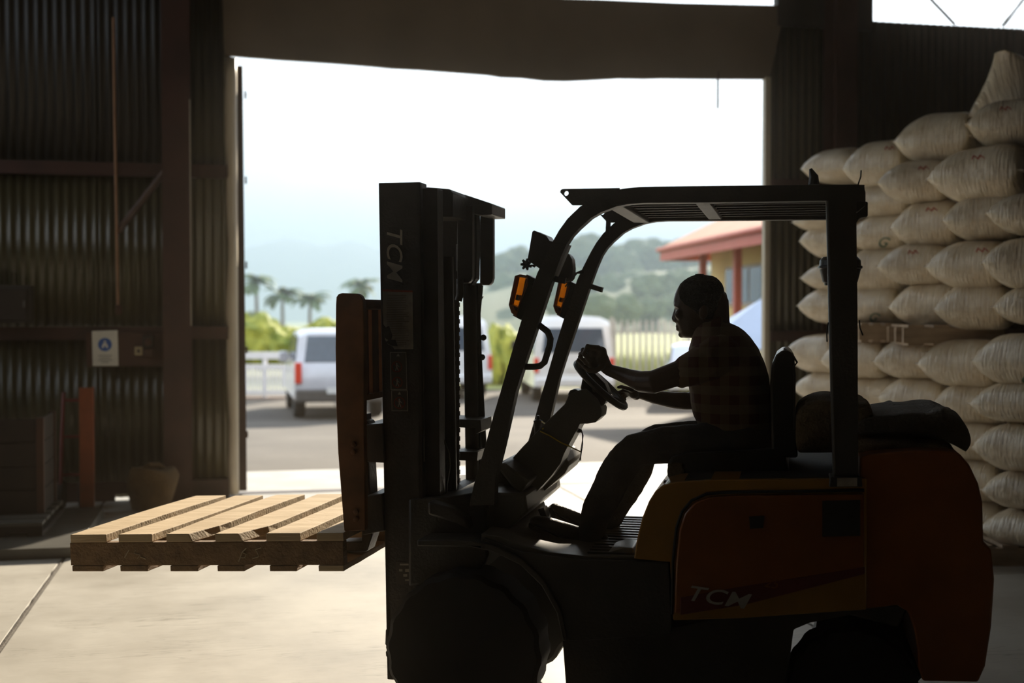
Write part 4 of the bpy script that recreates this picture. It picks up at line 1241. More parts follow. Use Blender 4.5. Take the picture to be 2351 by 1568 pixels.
# pedals
fprism('pedal', [(1255, 1165), (1270, 1160), (1300, 1205), (1290, 1212)], -0.16, -0.22, -0.10, M_plast, bevel=0.004)
fprism('pedal', [(1236, 1168), (1250, 1164), (1262, 1196), (1250, 1200)], 0.0, -0.06, 0.02, M_plast, bevel=0.004)
# --- seat
fprism('seat_cushion', [(1532, 1068), (1540, 1050), (1570, 1040), (1700, 1034), (1800, 1028), (1812, 1080), (1800, 1098), (1560, 1102), (1542, 1096)], 0.22, -0.24, 0.24, M_seat, bevel=0.025, seg=3, smooth=50)
bkst = fprism('seat_back', [(1772, 1050), (1770, 960), (1768, 880), (1772, 838), (1782, 814), (1798, 802), (1814, 805), (1824, 822), (1827, 860), (1826, 960), (1832, 1050)], 0.22, -0.24, 0.24, M_seat, bevel=0.03, seg=4, smooth=60)
G().tube([A(1800, 801, 0.20), A(1818, 812, 0.22), A(1830, 832, 0.235), A(1822, 842, 0.24), A(1824, 900, 0.24), A(1824, 985, 0.24)], 0.004, 6).obj('cover_strap', M_plast, bkst)
fprism('seat_pad', [(1535, 1095), (1533, 1072), (1542, 1058), (1575, 1060), (1580, 1098), (1556, 1112)], 0.2, -0.1, 0.245, mat('frayed_seat_cloth', (0.10, 0.075, 0.04), 0.9, bump=0.6, bscale=50), bevel=0.012)

# --- lettering and stickers
def stick_text(name, body, px, py, yy, size, m, parent, rot=0.0, shear=0.0, off=0.0):
    me = text_mesh(body, size, shear, bold=off)
    me.materials.append(m)
    o = new_obj(name, me, parent)
    c = FK.at(px, py, yy)
    # text lies in its own xy plane; stand it up facing +y, reading from the camera side (x runs to -x of the truck)
    o.matrix_local = Matrix.Translation(c) @ Matrix.Rotation(rot, 4, 'Y') @ Matrix(((-1, 0, 0, 0), (0, 0, 1, 0), (0, 1, 0, 0), (0, 0, 0, 1)))
    return o
def hgt(px, y0_, y1_, yy): return abs(FK.at(px, y0_, yy).z - FK.at(px, y1_, yy).z)
szm = abs(FK.at(884, 580, YM).x - FK.at(921, 580, YM).x)
lt = stick_text('lettering', 'TCM', 904, 580, YM + 0.003, szm * 1.38, M_logo, near_rail, rot=-pi / 2, shear=0.25, off=szm * 0.006)
lt.scale = (1.12, 1.0, 1.0)
lt2 = stick_text('lettering', 'TCM', 1643, 1372, 0.508, hgt(1640, 1355, 1392, .508) * 1.35, M_logo, fk, rot=radians(-6), shear=0.3, off=0.0006)
lt2.scale = (1.35, 1.0, 1.0)
stick_text('lettering', '25', 1770, 1340, 0.508, hgt(1640, 1328, 1352, .508) * 1.3, M_forange, fk, rot=radians(-8), shear=0.3)
ys_ = YM + 0.002
lab = fprism('warning_label', [(878, 664), (947, 667), (949, 802), (905, 802), (902, 796), (890, 790), (884, 780), (880, 740)], ys_, YM - 0.001, ys_, M_decal, parent=near_rail)
fprism('label_stripe', [(878, 664), (947, 667), (947, 671), (878, 669)], ys_ + 0.0006, ys_, ys_ + 0.0006, M_redink, parent=near_rail)
g = G()
rnd = random.Random(11)
for k in range(30):
    yy_ = 677 + 4.0 * k
    xe = 940 - rnd.uniform(0, 16)
    g.prism(P([(888 if k < 24 else 906, yy_), (xe, yy_ + 0.6), (xe, yy_ + 2.0), (888 if k < 24 else 906, yy_ + 1.4)], ys_ + 0.0006), ys_, ys_ + 0.0006)
g.obj('small_print', mat('faded_print', (0.22, 0.18, 0.14), 0.7), near_rail, smooth=None)
for (poly) in ([(880, 745), (886, 752), (893, 748), (901, 770), (897, 784), (884, 776)], [(884, 786), (893, 780), (908, 780), (913, 795), (900, 794)]):
    fprism('torn_patch', poly, ys_ + 0.001, ys_, ys_ + 0.001, M_fmast, parent=near_rail, smooth=None)
def pictogram(px0, px1, py0, py1, tilt):
    fprism('pictogram_label', [(px0, py0), (px1, py0), (px1 + tilt, py1), (px0 + tilt, py1)], ys_, YM - 0.001, ys_, M_decal, parent=near_rail)
    inner = [(px0 + 2, py0 + 2), (px1 - 2, py0 + 2), (px1 - 2 + tilt, py1 - 2), (px0 + 2 + tilt, py1 - 2)]
    fprism('label_field', inner, ys_ + 0.0005, ys_, ys_ + 0.0005, mat('dark_label_field', (0.085, 0.07, 0.055), 0.6), parent=near_rail)
def sign_round(cx, cy, r):
    yy = ys_ + 0.0012
    c = FK.at(cx, cy, yy); rr = abs(FK.at(cx + r, cy, yy).x - c.x)
    g = G().prism(circ(c.x, c.z, rr, 24), yy - 0.0006, yy, holes=[circ(c.x, c.z, rr * 0.86, 24)])
    d = rr * 0.62
    g.prism([(c.x + d, c.z + d), (c.x + d * 0.85, c.z + d * 1.1), (c.x - d, c.z - d), (c.x - d * 0.85, c.z - d * 1.1)], yy - 0.0006, yy)
    g.obj('prohibition_ring', M_redink, near_rail, smooth=None)
    g = G(); h = rr
    g.prism(circ(c.x, c.z + h * 0.58, h * 0.14, 10), yy, yy + 0.0005)
    g.prism([(c.x - h * .14, c.z + h * .42), (c.x + h * .14, c.z + h * .42), (c.x + h * .12, c.z - h * .1), (c.x + h * .30, c.z - h * .72), (c.x + h * .16, c.z - h * .72), (c.x, c.z - h * .2), (c.x - h * .22, c.z - h * .72), (c.x - h * .36, c.z - h * .72), (c.x - h * .12, c.z - h * .1)], yy, yy + 0.0005)
    g.prism([(c.x - h * .14, c.z + h * .38), (c.x - h * .45, c.z + h * .02), (c.x - h * .38, c.z - h * .04), (c.x - h * .08, c.z + h * .26)], yy, yy + 0.0005)
    g.obj('figure_symbol', M_logo, near_rail, smooth=None)
pictogram(895, 933, 808, 895, 2)
pictogram(898, 936, 896, 944, 1)
sign_round(911, 842, 12); sign_round(912, 878, 12); sign_round(917, 925, 13)
for (x, y) in ((914, 815), (917, 903)):
    fprism('warning_triangle', [(x - 4, y + 3), (x, y - 4), (x + 4, y + 3)], ys_ + 0.0012, ys_ + 0.0005, ys_ + 0.0012, M_logo, parent=near_rail, smooth=None)
pic2 = fprism('load_chart_label', [(909, 1289), (945, 1290), (944, 1330), (936, 1340), (910, 1341)], ys_, YM - 0.001, ys_, mat('dark_label_field', (0.085, 0.07, 0.055), 0.6), parent=near_rail)
g = G()
for (x, y, w, h) in ((918, 1294, 20, 4), (916, 1306, 8, 6), (930, 1306, 9, 7), (926, 1318, 9, 6), (930, 1330, 9, 4)):
    g.prism(P([(x, y), (x + w, y), (x + w, y + h), (x, y + h)], ys_ + 0.0006), ys_, ys_ + 0.0006)
g.obj('label_symbol', M_decal, near_rail, smooth=None)

# --- folded sacks on the counterweight
M_burlap = mat('old_burlap', (0.20, 0.14, 0.07), 0.95, var=0.3, scale=9, bump=0.8, bscale=120)
M_tarp = mat('dark_folded_sacking', (0.075, 0.06, 0.04), 0.7, var=0.3, scale=8, bump=0.6, bscale=60)
def fold(name, pts_top, pts_bot, yref, y0, y1, m, lab, seed, group=None):
    """a folded cloth bundle: outline rounded across its width, with creases"""
    n = len(pts_top)
    T = [FK.at(a, b, yref) for a, b in pts_top]; B_ = [FK.at(a, b, yref) for a, b in pts_bot]
    base = min(p.z for p in B_)
    cx = sum(p.x for p in T) / n
    org = FK.m @ Vector((cx, (y0 + y1) / 2, base))
    g = G(); rings = []
    K = 10
    for j in range(17):
        v = j / 16 * 2 - 1
        sq = (1 - abs(v) ** 6) ** 0.5 if abs(v) < 1 else 0.0
        sq = 0.35 + 0.65 * sq
        ring = []
        for i in range(n):
            p = T[i]; q = B_[i]; mid = p.lerp(q, 0.5)
            w = noise.noise((i * 0.9, v * 2.5, seed)) * 0.020 + noise.noise((i * 2.3, v * 6, seed + 5)) * 0.008
            ring.append(Vector((p.x - cx, v * (y1 - y0) / 2 + 0.02 * noise.noise((i * .7, v, seed + 9)), mid.z + (p.z - mid.z) * sq + w - base)))
        for i in range(n - 1, -1, -1):
            p = T[i]; q = B_[i]; mid = p.lerp(q, 0.5)
            ring.append(Vector((q.x - cx, v * (y1 - y0) / 2, max(0.0, mid.z + (q.z - mid.z) * sq - base))))
        rings.append(ring)
    o = g.loft(rings).obj(name, m, None, smooth=70)
    o.location = org; o.rotation_euler = (0, 0, FK.ang)
    sb = o.modifiers.new('smooth', 'SUBSURF'); sb.levels = 1; sb.render_levels = 2
    tag(o, lab, 'sack', group)
    return o
fold('folded_sack', [(1826, 955), (1832, 935), (1850, 920), (1880, 911), (1905, 911), (1940, 916), (1970, 918), (1992, 920), (2006, 938)],
     [(1826, 1040), (1840, 1042), (1860, 1042), (1880, 1042), (1905, 1042), (1940, 1040), (1970, 1040), (1990, 1040), (2004, 1038)], 0.25, -0.2, 0.33, M_burlap, 'crumpled brown burlap sack behind the seat back on the forklift', 2)
fold('folded_sack', [(1965, 965), (1990, 955), (2010, 945), (2030, 932), (2050, 926), (2063, 930), (2066, 945), (2075, 960)],
     [(1965, 1020), (1990, 1020), (2010, 1018), (2030, 1016), (2050, 1014), (2060, 1012), (2066, 1010), (2075, 1008)], -0.2, -0.42, -0.05, M_tarp, 'bunched end of dark sacking peeping up behind the folded roll', 3)
fold('folded_sack', [(1962, 962), (1990, 953), (2040, 946), (2090, 943), (2130, 941), (2165, 938), (2172, 944), (2195, 945), (2205, 956), (2218, 972), (2226, 995), (2225, 1015), (2215, 1030)],
     [(1962, 1004), (1990, 1003), (2040, 1003), (2090, 1006), (2130, 1010), (2165, 1014), (2175, 1018), (2190, 1024), (2202, 1030), (2212, 1034), (2216, 1035), (2214, 1035), (2212, 1035)], 0.28, -0.33, 0.36, M_tarp, 'dark folded roll of sacking lying topmost on the counterweight', 5)
fold('folded_sack', [(1962, 1004), (1990, 1000), (2040, 1001), (2080, 1004), (2120, 1008), (2160, 1014), (2190, 1022)],
     [(1962, 1044), (1990, 1043), (2040, 1040), (2080, 1037), (2120, 1036), (2160, 1037), (2188, 1040)], 0.30, -0.35, 0.38, M_burlap, 'flat burlap sack underneath the dark folded roll', 8)

# ------------------------------------------------------------------ driver
M_skin = mat('dark_brown_skin', (0.085, 0.045, 0.028), 0.42, var=0.12, scale=12, bump=0.05, bscale=150)
M_hair = mat('short_black_hair', (0.012, 0.010, 0.009), 0.9, bump=0.9, bscale=160)
M_trous = mat('dark_denim', (0.055, 0.050, 0.048), 0.85, var=0.2, scale=10, bump=0.3, bscale=110)
M_shoe = mat('black_leather', (0.03, 0.025, 0.02), 0.45, var=0.2, bump=0.2, bscale=60)
M_sole = mat('brown_sole', (0.10, 0.075, 0.05), 0.7)
M_eye = mat('eye_white', (0.05, 0.04, 0.035), 0.5, var=0.02)
def plaid():
    m = bpy.data.materials.new('plaid_cotton'); m.use_nodes = True
    t = m.node_tree; b = t.nodes['Principled BSDF']; b.inputs['Roughness'].default_value = 0.85
    tc = t.nodes.new('ShaderNodeTexCoord')
    mixs = []
    for ax, rot in (('X', 0.0), ('Z', 0.25)):
        w = t.nodes.new('ShaderNodeTexWave'); w.wave_type = 'BANDS'; w.bands_direction = ax
        w.inputs['Scale'].default_value = 4.2; w.inputs['Distortion'].default_value = 0.8; w.inputs['Detail Scale'].default_value = 0.6
        t.links.new(tc.outputs['Object'], w.inputs['Vector'])
        r = t.nodes.new('ShaderNodeValToRGB'); r.color_ramp.interpolation = 'CONSTANT'
        r.color_ramp.elements[0].color = (0, 0, 0, 1); r.color_ramp.elements[1].color = (1, 1, 1, 1); r.color_ramp.elements[1].position = 0.52
        t.links.new(w.outputs['Fac'], r.inputs[0]); mixs.append(r)
    m1 = t.nodes.new('ShaderNodeMix'); m1.data_type = 'RGBA'
    m1.inputs['A'].default_value = (0.10, 0.032, 0.02, 1); m1.inputs['B'].default_value = (0.17, 0.10, 0.05, 1)
    m2 = t.nodes.new('ShaderNodeMix'); m2.data_type = 'RGBA'; m2.inputs['B'].default_value = (0.23, 0.165, 0.095, 1)
    sc_ = t.nodes.new('ShaderNodeMath'); sc_.operation = 'MULTIPLY'; sc_.inputs[1].default_value = 0.55
    t.links.new(mixs[0].outputs[0], m1.inputs['Factor']); t.links.new(mixs[1].outputs[0], sc_.inputs[0])
    t.links.new(sc_.outputs[0], m2.inputs['Factor']); t.links.new(m1.outputs['Result'], m2.inputs['A'])
    t.links.new(m2.outputs['Result'], b.inputs['Base Color'])
    return m
M_plaid = plaid()
HB = FK.at(1690, 1040, 0.0)                     # where he sits
HB = Vector((HB.x, 0, HB.z))
def B(px, py, y): return FK.at(px, py, y) - HB
def fused(g, voxel, smooth_it=4):
    """several overlapping closed shapes fused into one continuous skin"""
    me = g.mesh('shape')
    o = bpy.data.objects.new('shape', me)
    r = o.modifiers.new('r', 'REMESH'); r.mode = 'VOXEL'; r.voxel_size = voxel; r.use_smooth_shade = True
    s = o.modifiers.new('s', 'SMOOTH'); s.factor = 0.5; s.iterations = smooth_it
    out = evaluated_mesh(o)
    bpy.data.objects.remove(o); bpy.data.meshes.remove(me)
    for p in out.polygons: p.use_smooth = True
    return out
def limb(g, pts, seg=14):
    """pts: (px, py, y, radius)"""
    P_ = [B(a, b, c) for a, b, c, r in pts]; R_ = [r for *_, r in pts]
    pp, rr = [], []
    for i in range(len(P_) - 1):
        for k in range(3):
            t = k / 3
            pp.append(P_[i].lerp(P_[i + 1], t)); rr.append(R_[i] + (R_[i + 1] - R_[i]) * t)
    pp.append(P_[-1]); rr.append(R_[-1])
    g.tube(pp, rr, seg)
    g.sphere(pp[0], rr[0] * 0.97, 2); g.sphere(pp[-1], rr[-1] * 0.97, 2)
head_prof = [(631, 1597, 1613, .018), (634, 1587, 1633, .036), (638, 1580, 1642, .047), (644, 1571, 1649, .057), (652, 1562, 1655, .066), (662, 1555, 1659, .072), (674, 1550, 1661, .076),
             (686, 1547, 1662, .078), (698, 1546, 1660, .078), (706, 1550, 1658, .077), (714, 1551, 1656, .076), (722, 1550, 1653, .074), (732, 1550, 1650, .072), (740, 1551, 1648, .069),
             (746, 1554, 1646, .066), (752, 1556, 1642, .063), (757, 1558, 1636, .059), (762, 1560, 1630, .054), (768, 1561, 1622, .046), (773, 1565, 1609, .035), (776, 1571, 1599, .02)]
def head_ring(py, xf, xb, w, n=36, grow=0.0):
    pf, pb = B(xf, py, 0), B(xb, py, 0)
    cx = (pf.x + pb.x) / 2; a = (pf.x - pb.x) / 2 + grow; z = (pf.z + pb.z) / 2
    r = []
    for k in range(n):
        t = 2 * pi * k / n
        c, s = cos(t), sin(t)
        r.append(Vector((cx + a * abs(c) ** 0.92 * (1 if c > 0 else -1), (w + grow) * abs(s) ** 0.9 * (1 if s > 0 else -1), z)))
    return r
torso = [(740, 1606, 1676, .07), (752, 1598, 1698, .115), (775, 1592, 1722, .165), (800, 1584, 1740, .20), (830, 1579, 1757, .212), (870, 1578, 1768, .20), (910, 1586, 1773, .185), (950, 1594, 1776, .175), (985, 1606, 1776, .18), (1010, 1618, 1774, .185)]
def torso_rings(grow):
    rr = []
    for (py, xf, xb, w) in torso:
        pf, pb = B(xf, py, 0), B(xb, py, 0)
        cx = (pf.x + pb.x) / 2; a = (pf.x - pb.x) / 2 + grow; z = (pf.z + pb.z) / 2
        ring = []
        for k in range(32):
            t = 2 * pi * k / 32; c, s = cos(t), sin(t)
            wr = 0.004 * noise.noise((t * 2, z * 14, 3)) if grow >= 0 else 0
            ring.append(Vector((cx + (a + wr) * abs(c) ** 0.8 * (1 if c > 0 else -1), (w + grow + wr) * abs(s) ** 0.8 * (1 if s > 0 else -1), z)))
        rr.append(ring)
    return rr
near_arm = [(1396, 849, .13, .0235), (1420, 857, .16, .028), (1445, 866, .19, .033), (1472, 876, .235, .042), (1500, 877, .262, .045), (1540, 863, .258, .047), (1592, 846, .24, .054), (1650, 818, .19, .066)]
far_arm = [(1466, 903, -.16, .021), (1500, 911, -.20, .029), (1545, 919, -.25, .035), (1590, 921, -.285, .040), (1640, 875, -.265, .048), (1672, 822, -.19, .06)]
g = G()
g.loft([head_ring(*h) for h in head_prof])
limb(g, [(1640, 690, 0, .058), (1642, 740, 0, .058), (1650, 790, 0, .066)])
# nose, brow, lips, chin, ears
g.tube([B(1553, 706, 0), B(1551, 718, 0), B(1549, 730, 0), B(1551, 738, 0)], [.008, .010, .0135, .011], 10)
for s in (1, -1):
    g.sphere(B(1552, 736, 0) + Vector((0, s * .013, 0)), .0095, 2)
    g.tube([B(1550, 702, 0) + Vector((-.004, s * .008, 0)), B(1551, 701, 0) + Vector((-.006, s * .035, 0.002)), B(1558, 705, 0) + Vector((-.008, s * .058, 0))], [.009, .010, .007], 8)
    g.sphere(B(1560, 722, 0) + Vector((-.006, s * .045, 0)), .022, 2)
    g.sphere(B(1618, 716, 0) + Vector((0, s * .078, 0)), .03, 2, (0.62, 0.30, 1.05))
g.sphere(B(1557, 749, 0), .014, 2, (0.8, 1.7, 0.55)); g.sphere(B(1558, 756, 0), .014, 2, (0.8, 1.6, 0.6))
g.sphere(B(1566, 768, 0), .018, 2, (0.9, 1.2, 0.8))
g.loft(torso_rings(-0.018))
limb(g, near_arm); limb(g, far_arm)
near_leg = [(1722, 1020, .10, .10), (1620, 1018, .12, .086), (1520, 1022, .135, .073), (1456, 1037, .14, .069), (1430, 1064, .14, .070), (1410, 1095, .14, .069), (1378, 1159, .14, .065), (1364, 1195, .14, .060), (1354, 1240, .14, .055)]
far_leg = [(1722, 1012, -.10, .10), (1610, 1008, -.12, .083), (1510, 1010, -.135, .066), (1478, 1030, -.14, .064), (1462, 1075, -.14, .066), (1431, 1135, -.14, .061), (1400, 1182, -.14, .057), (1376, 1214, -.14, .05)]
for leg in (near_leg, far_leg):
    limb(g, [(a, b, c, r * 0.72) for a, b, c, r in leg])
# near hand: a fist closed on the rim
def finger(pts, r):
    P_ = [B(*p) for p in pts]
    g.tube(P_, [r, r * 0.98, r * 0.9, r * 0.8], 9)
    for p, q in zip(P_, (1, 1.02, 0.95, 0.82)): g.sphere(p, r * q, 2)
finger([(1374, 798, .165), (1349, 795, .170), (1340, 812, .168), (1352, 828, .160)], .0105)
finger([(1374, 806, .143), (1339, 803, .146), (1332, 819, .145), (1346, 834, .140)], .0108)
finger([(1373, 817, .122), (1333, 813, .123), (1328, 828, .122), (1343, 842, .120)], .0102)
finger([(1374, 830, .102), (1336, 827, .102), (1332, 839, .102), (1346, 850, .104)], .0092)
finger([(1383, 842, .170), (1366, 852, .180), (1352, 850, .178), (1342, 842, .170)], .0115)
for (a, b, c, r) in ((1380, 808, .145, .024), (1380, 822, .125, .024), (1383, 832, .150, .024), (1388, 842, .135, .023), (1374, 815, .140, .020)):
    g.sphere(B(a, b, c), r, 2)
for (a, b, c, r) in ((1362, 812, .150, .022), (1356, 822, .140, .022), (1352, 832, .132, .020), (1362, 836, .140, .022), (1366, 824, .125, .022), (1370, 840, .130, .022)):
    g.sphere(B(a, b, c), r, 2)
g.tube([B(1378, 812, .14), B(1390, 842, .135), B(1396, 849, .13)], [.026, .027, .0235], 12)
# far hand lying against the lower rim, fingers reaching forward
for i, (dx, dy, yy) in enumerate(((0, 0, -.115), (4, 4, -.135), (8, 7, -.155), (14, 9, -.172))):
    finger([(1448 + dx, 900 + dy, yy), (1431 + dx, 896 + dy, yy), (1420 + dx, 901 + dy, yy), (1421 + dx, 909 + dy, yy)], .0088)
finger([(1452, 896, -.10), (1438, 891, -.092), (1427, 888, -.088), (1420, 889, -.086)], .0095)
for (a, b, c, r) in ((1455, 904, -.13, .022), (1460, 907, -.15, .022), (1450, 903, -.14, .018)):
    g.sphere(B(a, b, c), r, 2)
me = fused(g, 0.0042, 3)
me.materials.append(M_skin)
man = bpy.data.objects.new('person', me); COL.objects.link(man)
man.location = FK.m @ HB; man.rotation_euler = (0, 0, FK.ang)
tag(man, 'seated driver in short sleeved plaid shirt and dark trousers, hands on the steering wheel', 'person')
# hair cap
g = G(); rings = []
hp2 = [(629.5, 1597, 1614, .016)] + head_prof[:13]
for (py, xf, xb, w) in hp2:
    lim = xf
    if py > 655: lim = xf + (py - 655) * 0.55
    if py > 690: lim = xf + 19 + (py - 690) * 1.2
    rr = head_ring(py, xf, xb, w, 40, 0.005)
    xl = B(lim, py, 0).x
    rings.append([Vector((min(v.x, xl), v.y * (1.0 if v.x < xl else 0.995), v.z)) + 0.0022 * Vector((noise.noise(v * 90), noise.noise(v * 90 + Vector((5, 0, 0))), noise.noise(v * 90 + Vector((0, 7, 0))))) for v in rr])
g.loft(rings).obj('hair', M_hair, man, smooth=80)
for s in (1, -1):
    G().sphere(B(1562, 711, 0) + Vector((0, s * .030, 0)), .0105, 2).obj('eye', M_eye, man)
# shirt
g = G()
g.loft(torso_rings(0.0))
limb(g, [(1655, 812, .175, .078), (1620, 832, .225, .074), (1590, 848, .238, .066), (1568, 857, .247, .060)])
limb(g, [(1672, 818, -.175, .074), (1645, 862, -.25, .066), (1618, 893, -.27, .058)])
col_ = [(1597, 772, 0), (1606, 764, .05), (1630, 747, .075), (1652, 732, .06), (1664, 727, 0), (1652, 732, -.06), (1630, 747, -.075), (1606, 764, -.05)]
g.tube([B(*c) for c in col_], 0.013, 8, closed=True)
me = fused(g, 0.006, 3); me.materials.append(M_plaid)
for v, nv in zip(me.vertices, [v.normal.copy() for v in me.vertices]):
    n_ = noise.noise(v.co * 13) * 0.005 + noise.noise(v.co * 32) * 0.002
    v.co += nv * n_
new_obj('shirt', me, man)
g = G()
rg = []
for (py, xf, xb, w) in [(978, 1606, 1777, .176), (1000, 1612, 1778, .19), (1030, 1625, 1782, .195), (1052, 1640, 1778, .185)]:
    pf, pb = B(xf, py, 0), B(xb, py, 0)
    cx = (pf.x + pb.x) / 2; a = (pf.x - pb.x) / 2; z = (pf.z + pb.z) / 2
    rg.append([Vector((cx + a * cos(2 * pi * k / 28), w * abs(sin(2 * pi * k / 28)) ** .8 * (1 if sin(2 * pi * k / 28) > 0 else -1), z)) for k in range(28)])
g.loft(rg)
limb(g, near_leg); limb(g, far_leg)
me = fused(g, 0.0075, 4); me.materials.append(M_trous)
for v, nv in zip(me.vertices, [v.normal.copy() for v in me.vertices]):
    n_ = noise.noise(v.co * 11 + Vector((0, 0, 3))) * 0.007 + noise.noise(v.co * 30) * 0.0025
    v.co += nv * n_
new_obj('trousers', me, man)
def shoe(path, y):
    g = G(); rings = []; sr = []
    for (px, py, h, w) in path:
        c = B(px, py, y)
        rings.append([Vector((c.x, y + w * cos(2 * pi * k / 18), c.z + h * sin(2 * pi * k / 18) * (1 if sin(2 * pi * k / 18) > 0 else 0.8))) for k in range(18)])
        sr.append((c.x, c.z - h * 0.8, w))
    o = g.loft(rings).obj('shoe', M_shoe, man, smooth=60)
    o.modifiers.new('s', 'SUBSURF').levels = 1
    vs_ = []; fs = []
    for (x, z, w) in sr: vs_ += [(x, y - w * 1.04, z + .006), (x, y + w * 1.04, z + .006), (x, y + w * 1.02, z - .012), (x, y - w * 1.02, z - .012)]
    for i in range(len(sr) - 1):
        for k in range(4): fs.append((i * 4 + k, i * 4 + (k + 1) % 4, i * 4 + 4 + (k + 1) % 4, i * 4 + 4 + k))
    fs += [(0, 1, 2, 3), tuple(range(len(vs_) - 4, len(vs_)))]
    G().faces(vs_, fs).obj('sole', M_sole, o, bevel=0.003)
    g = G()
    for k in range(4):
        px, py, h, w = path[1 + k // 2][0] - (k % 2) * 22 - 20, path[1 + k // 2][1] - (k % 2) * 7 - 6, 0, 0
        c = B(px, py, y)
        g.tube([c + Vector((0, -.022, .030)), c + Vector((0, 0, .040)), c + Vector((0, .022, .030))], .0025, 5)
    g.obj('shoelace', M_sole, o)
shoe([(1398, 1246, .030, .028), (1385, 1250, .045, .036), (1345, 1240, .048, .040), (1300, 1222, .040, .044), (1262, 1206, .034, .046), (1232, 1198, .028, .040), (1216, 1196, .014, .022)], .14)
shoe([(1404, 1225, .028, .026), (1390, 1222, .042, .034), (1352, 1206, .042, .039), (1318, 1188, .036, .043), (1290, 1174, .030, .043), (1272, 1166, .022, .036), (1263, 1163, .010, .02)], -.14)

# ------------------------------------------------------------------ heap of sacks
def weave_mat():
    m = bpy.data.materials.new('woven_sack'); m.use_nodes = True
    t = m.node_tree; b = t.nodes['Principled BSDF']
    b.inputs['Roughness'].default_value = 0.27; b.inputs['Specular IOR Level'].default_value = 1.0
    b.inputs['Sheen Weight'].default_value = 0.15
    tc = t.nodes.new('ShaderNodeTexCoord')
    n1 = t.nodes.new('ShaderNodeTexNoise'); n1.inputs['Scale'].default_value = 3.0; n1.inputs['Detail'].default_value = 7
    t.links.new(tc.outputs['Object'], n1.inputs['Vector'])
    r = t.nodes.new('ShaderNodeValToRGB')
    r.color_ramp.elements[0].position = 0.25; r.color_ramp.elements[0].color = (0.66, 0.52, 0.34, 1)
    r.color_ramp.elements[1].position = 0.62; r.color_ramp.elements[1].color = (0.90, 0.80, 0.63, 1)
    t.links.new(n1.outputs[0], r.inputs[0]); t.links.new(r.outputs[0], b.inputs['Base Color'])
    mp = t.nodes.new('ShaderNodeMapping'); mp.inputs['Scale'].default_value = (30, 2.0, 2.0)
    t.links.new(tc.outputs['Object'], mp.inputs[0])
    n2 = t.nodes.new('ShaderNodeTexNoise'); n2.inputs['Scale'].default_value = 1.6; n2.inputs['Detail'].default_value = 4
    t.links.new(mp.outputs[0], n2.inputs['Vector'])
    bp = t.nodes.new('ShaderNodeBump'); bp.inputs['Strength'].default_value = 0.9; bp.inputs['Distance'].default_value = 0.03
    t.links.new(n2.outputs[0], bp.inputs['Height']); t.links.new(bp.outputs[0], b.inputs['Normal'])
    return m
M_sack = weave_mat()
M_seam = mat('sack_seam_thread', (0.48, 0.38, 0.24), 0.8)
M_redst = mat('red_stitching', (0.42, 0.06, 0.04), 0.7)
M_green = mat('green_print', (0.05, 0.13, 0.09), 0.7)
def sack_mesh(seed):
    """a filled sack of unit length, width and height with flat sewn ends (pillow outline)"""
    g = G(); NX, NT = 30, 26; rings = []
    for i in range(NX + 1):
        t = -1 + 2 * i / NX
        x = 0.5 * sin(t * pi / 2 * 0.985) / sin(pi / 2 * 0.985)
        u = abs(2 * x)
        th = 0.5 * (max(0.0, 1 - u ** 2.3) ** 0.62 if x < 0 else max(0.0, 1 - u ** 9) ** 0.5) + 0.012
        wd = 0.5 * (0.80 + 0.20 * max(0, 1 - u ** 3) ** 0.6) if u < 0.999 else 0.40
        ring = []
        for k in range(NT):
            a = 2 * pi * k / NT
            c, s = cos(a), sin(a)
            yy = wd * abs(c) ** 0.75 * (1 if c > 0 else -1)
            zz = th * abs(s) ** 0.85 * (1 if s > 0 else -1)
            pleat = 0.020 * (u ** 4) * (1 - u ** 14) * sin(a * 9 + seed) 
            n_ = 0.05 * noise.noise((x * 2.5 + seed * 3, yy * 2.5, zz * 2.5)) + 0.012 * noise.noise((x * 9, yy * 9 + seed, zz * 9))
            f_ = 1 + (n_ + pleat) * (1 if u < 0.98 else 0.2)
            sag = -0.05 * (1 - u ** 2) if s < 0 else 0
            ring.append(Vector((x + 0.02 * noise.noise((yy * 4, seed, u)), yy * f_, zz * f_ * (0.86 if s < 0 else 1.0))))
        rings.append(ring)
    return g.loft(rings).mesh('sack', M_sack, 80)
def seam_mesh(s):
    g = G(); n = 14; vs_ = []; fs = []
    for k in range(n + 1):
        y = -0.40 + 0.80 * k / n
        w = 0.010 * sin(k * 1.7)
        vs_ += [(s * 0.49, y, 0.010 + w), (s * 0.545, y * 0.98, 0.006 + w * 1.6), (s * 0.545, y * 0.98, -0.006 + w * 1.6), (s * 0.49, y, -0.010 + w)]
    for k in range(n):
        for q in range(4): fs.append((k * 4 + q, k * 4 + (q + 1) % 4, k * 4 + 4 + (q + 1) % 4, k * 4 + 4 + q))
    fs += [(0, 1, 2, 3), tuple(range(n * 4, n * 4 + 4))]
    return g.faces(vs_, fs).mesh('sewn_end', M_sack, 60)
sacks = [sack_mesh(i * 1.37 + 0.4) for i in range(6)]
sacks_bvh = [BVHTree.FromPolygons([v.co.copy() for v in m.vertices], [p.vertices[:] for p in m.polygons]) for m in sacks]
seams = [seam_mesh(-1), seam_mesh(1)]
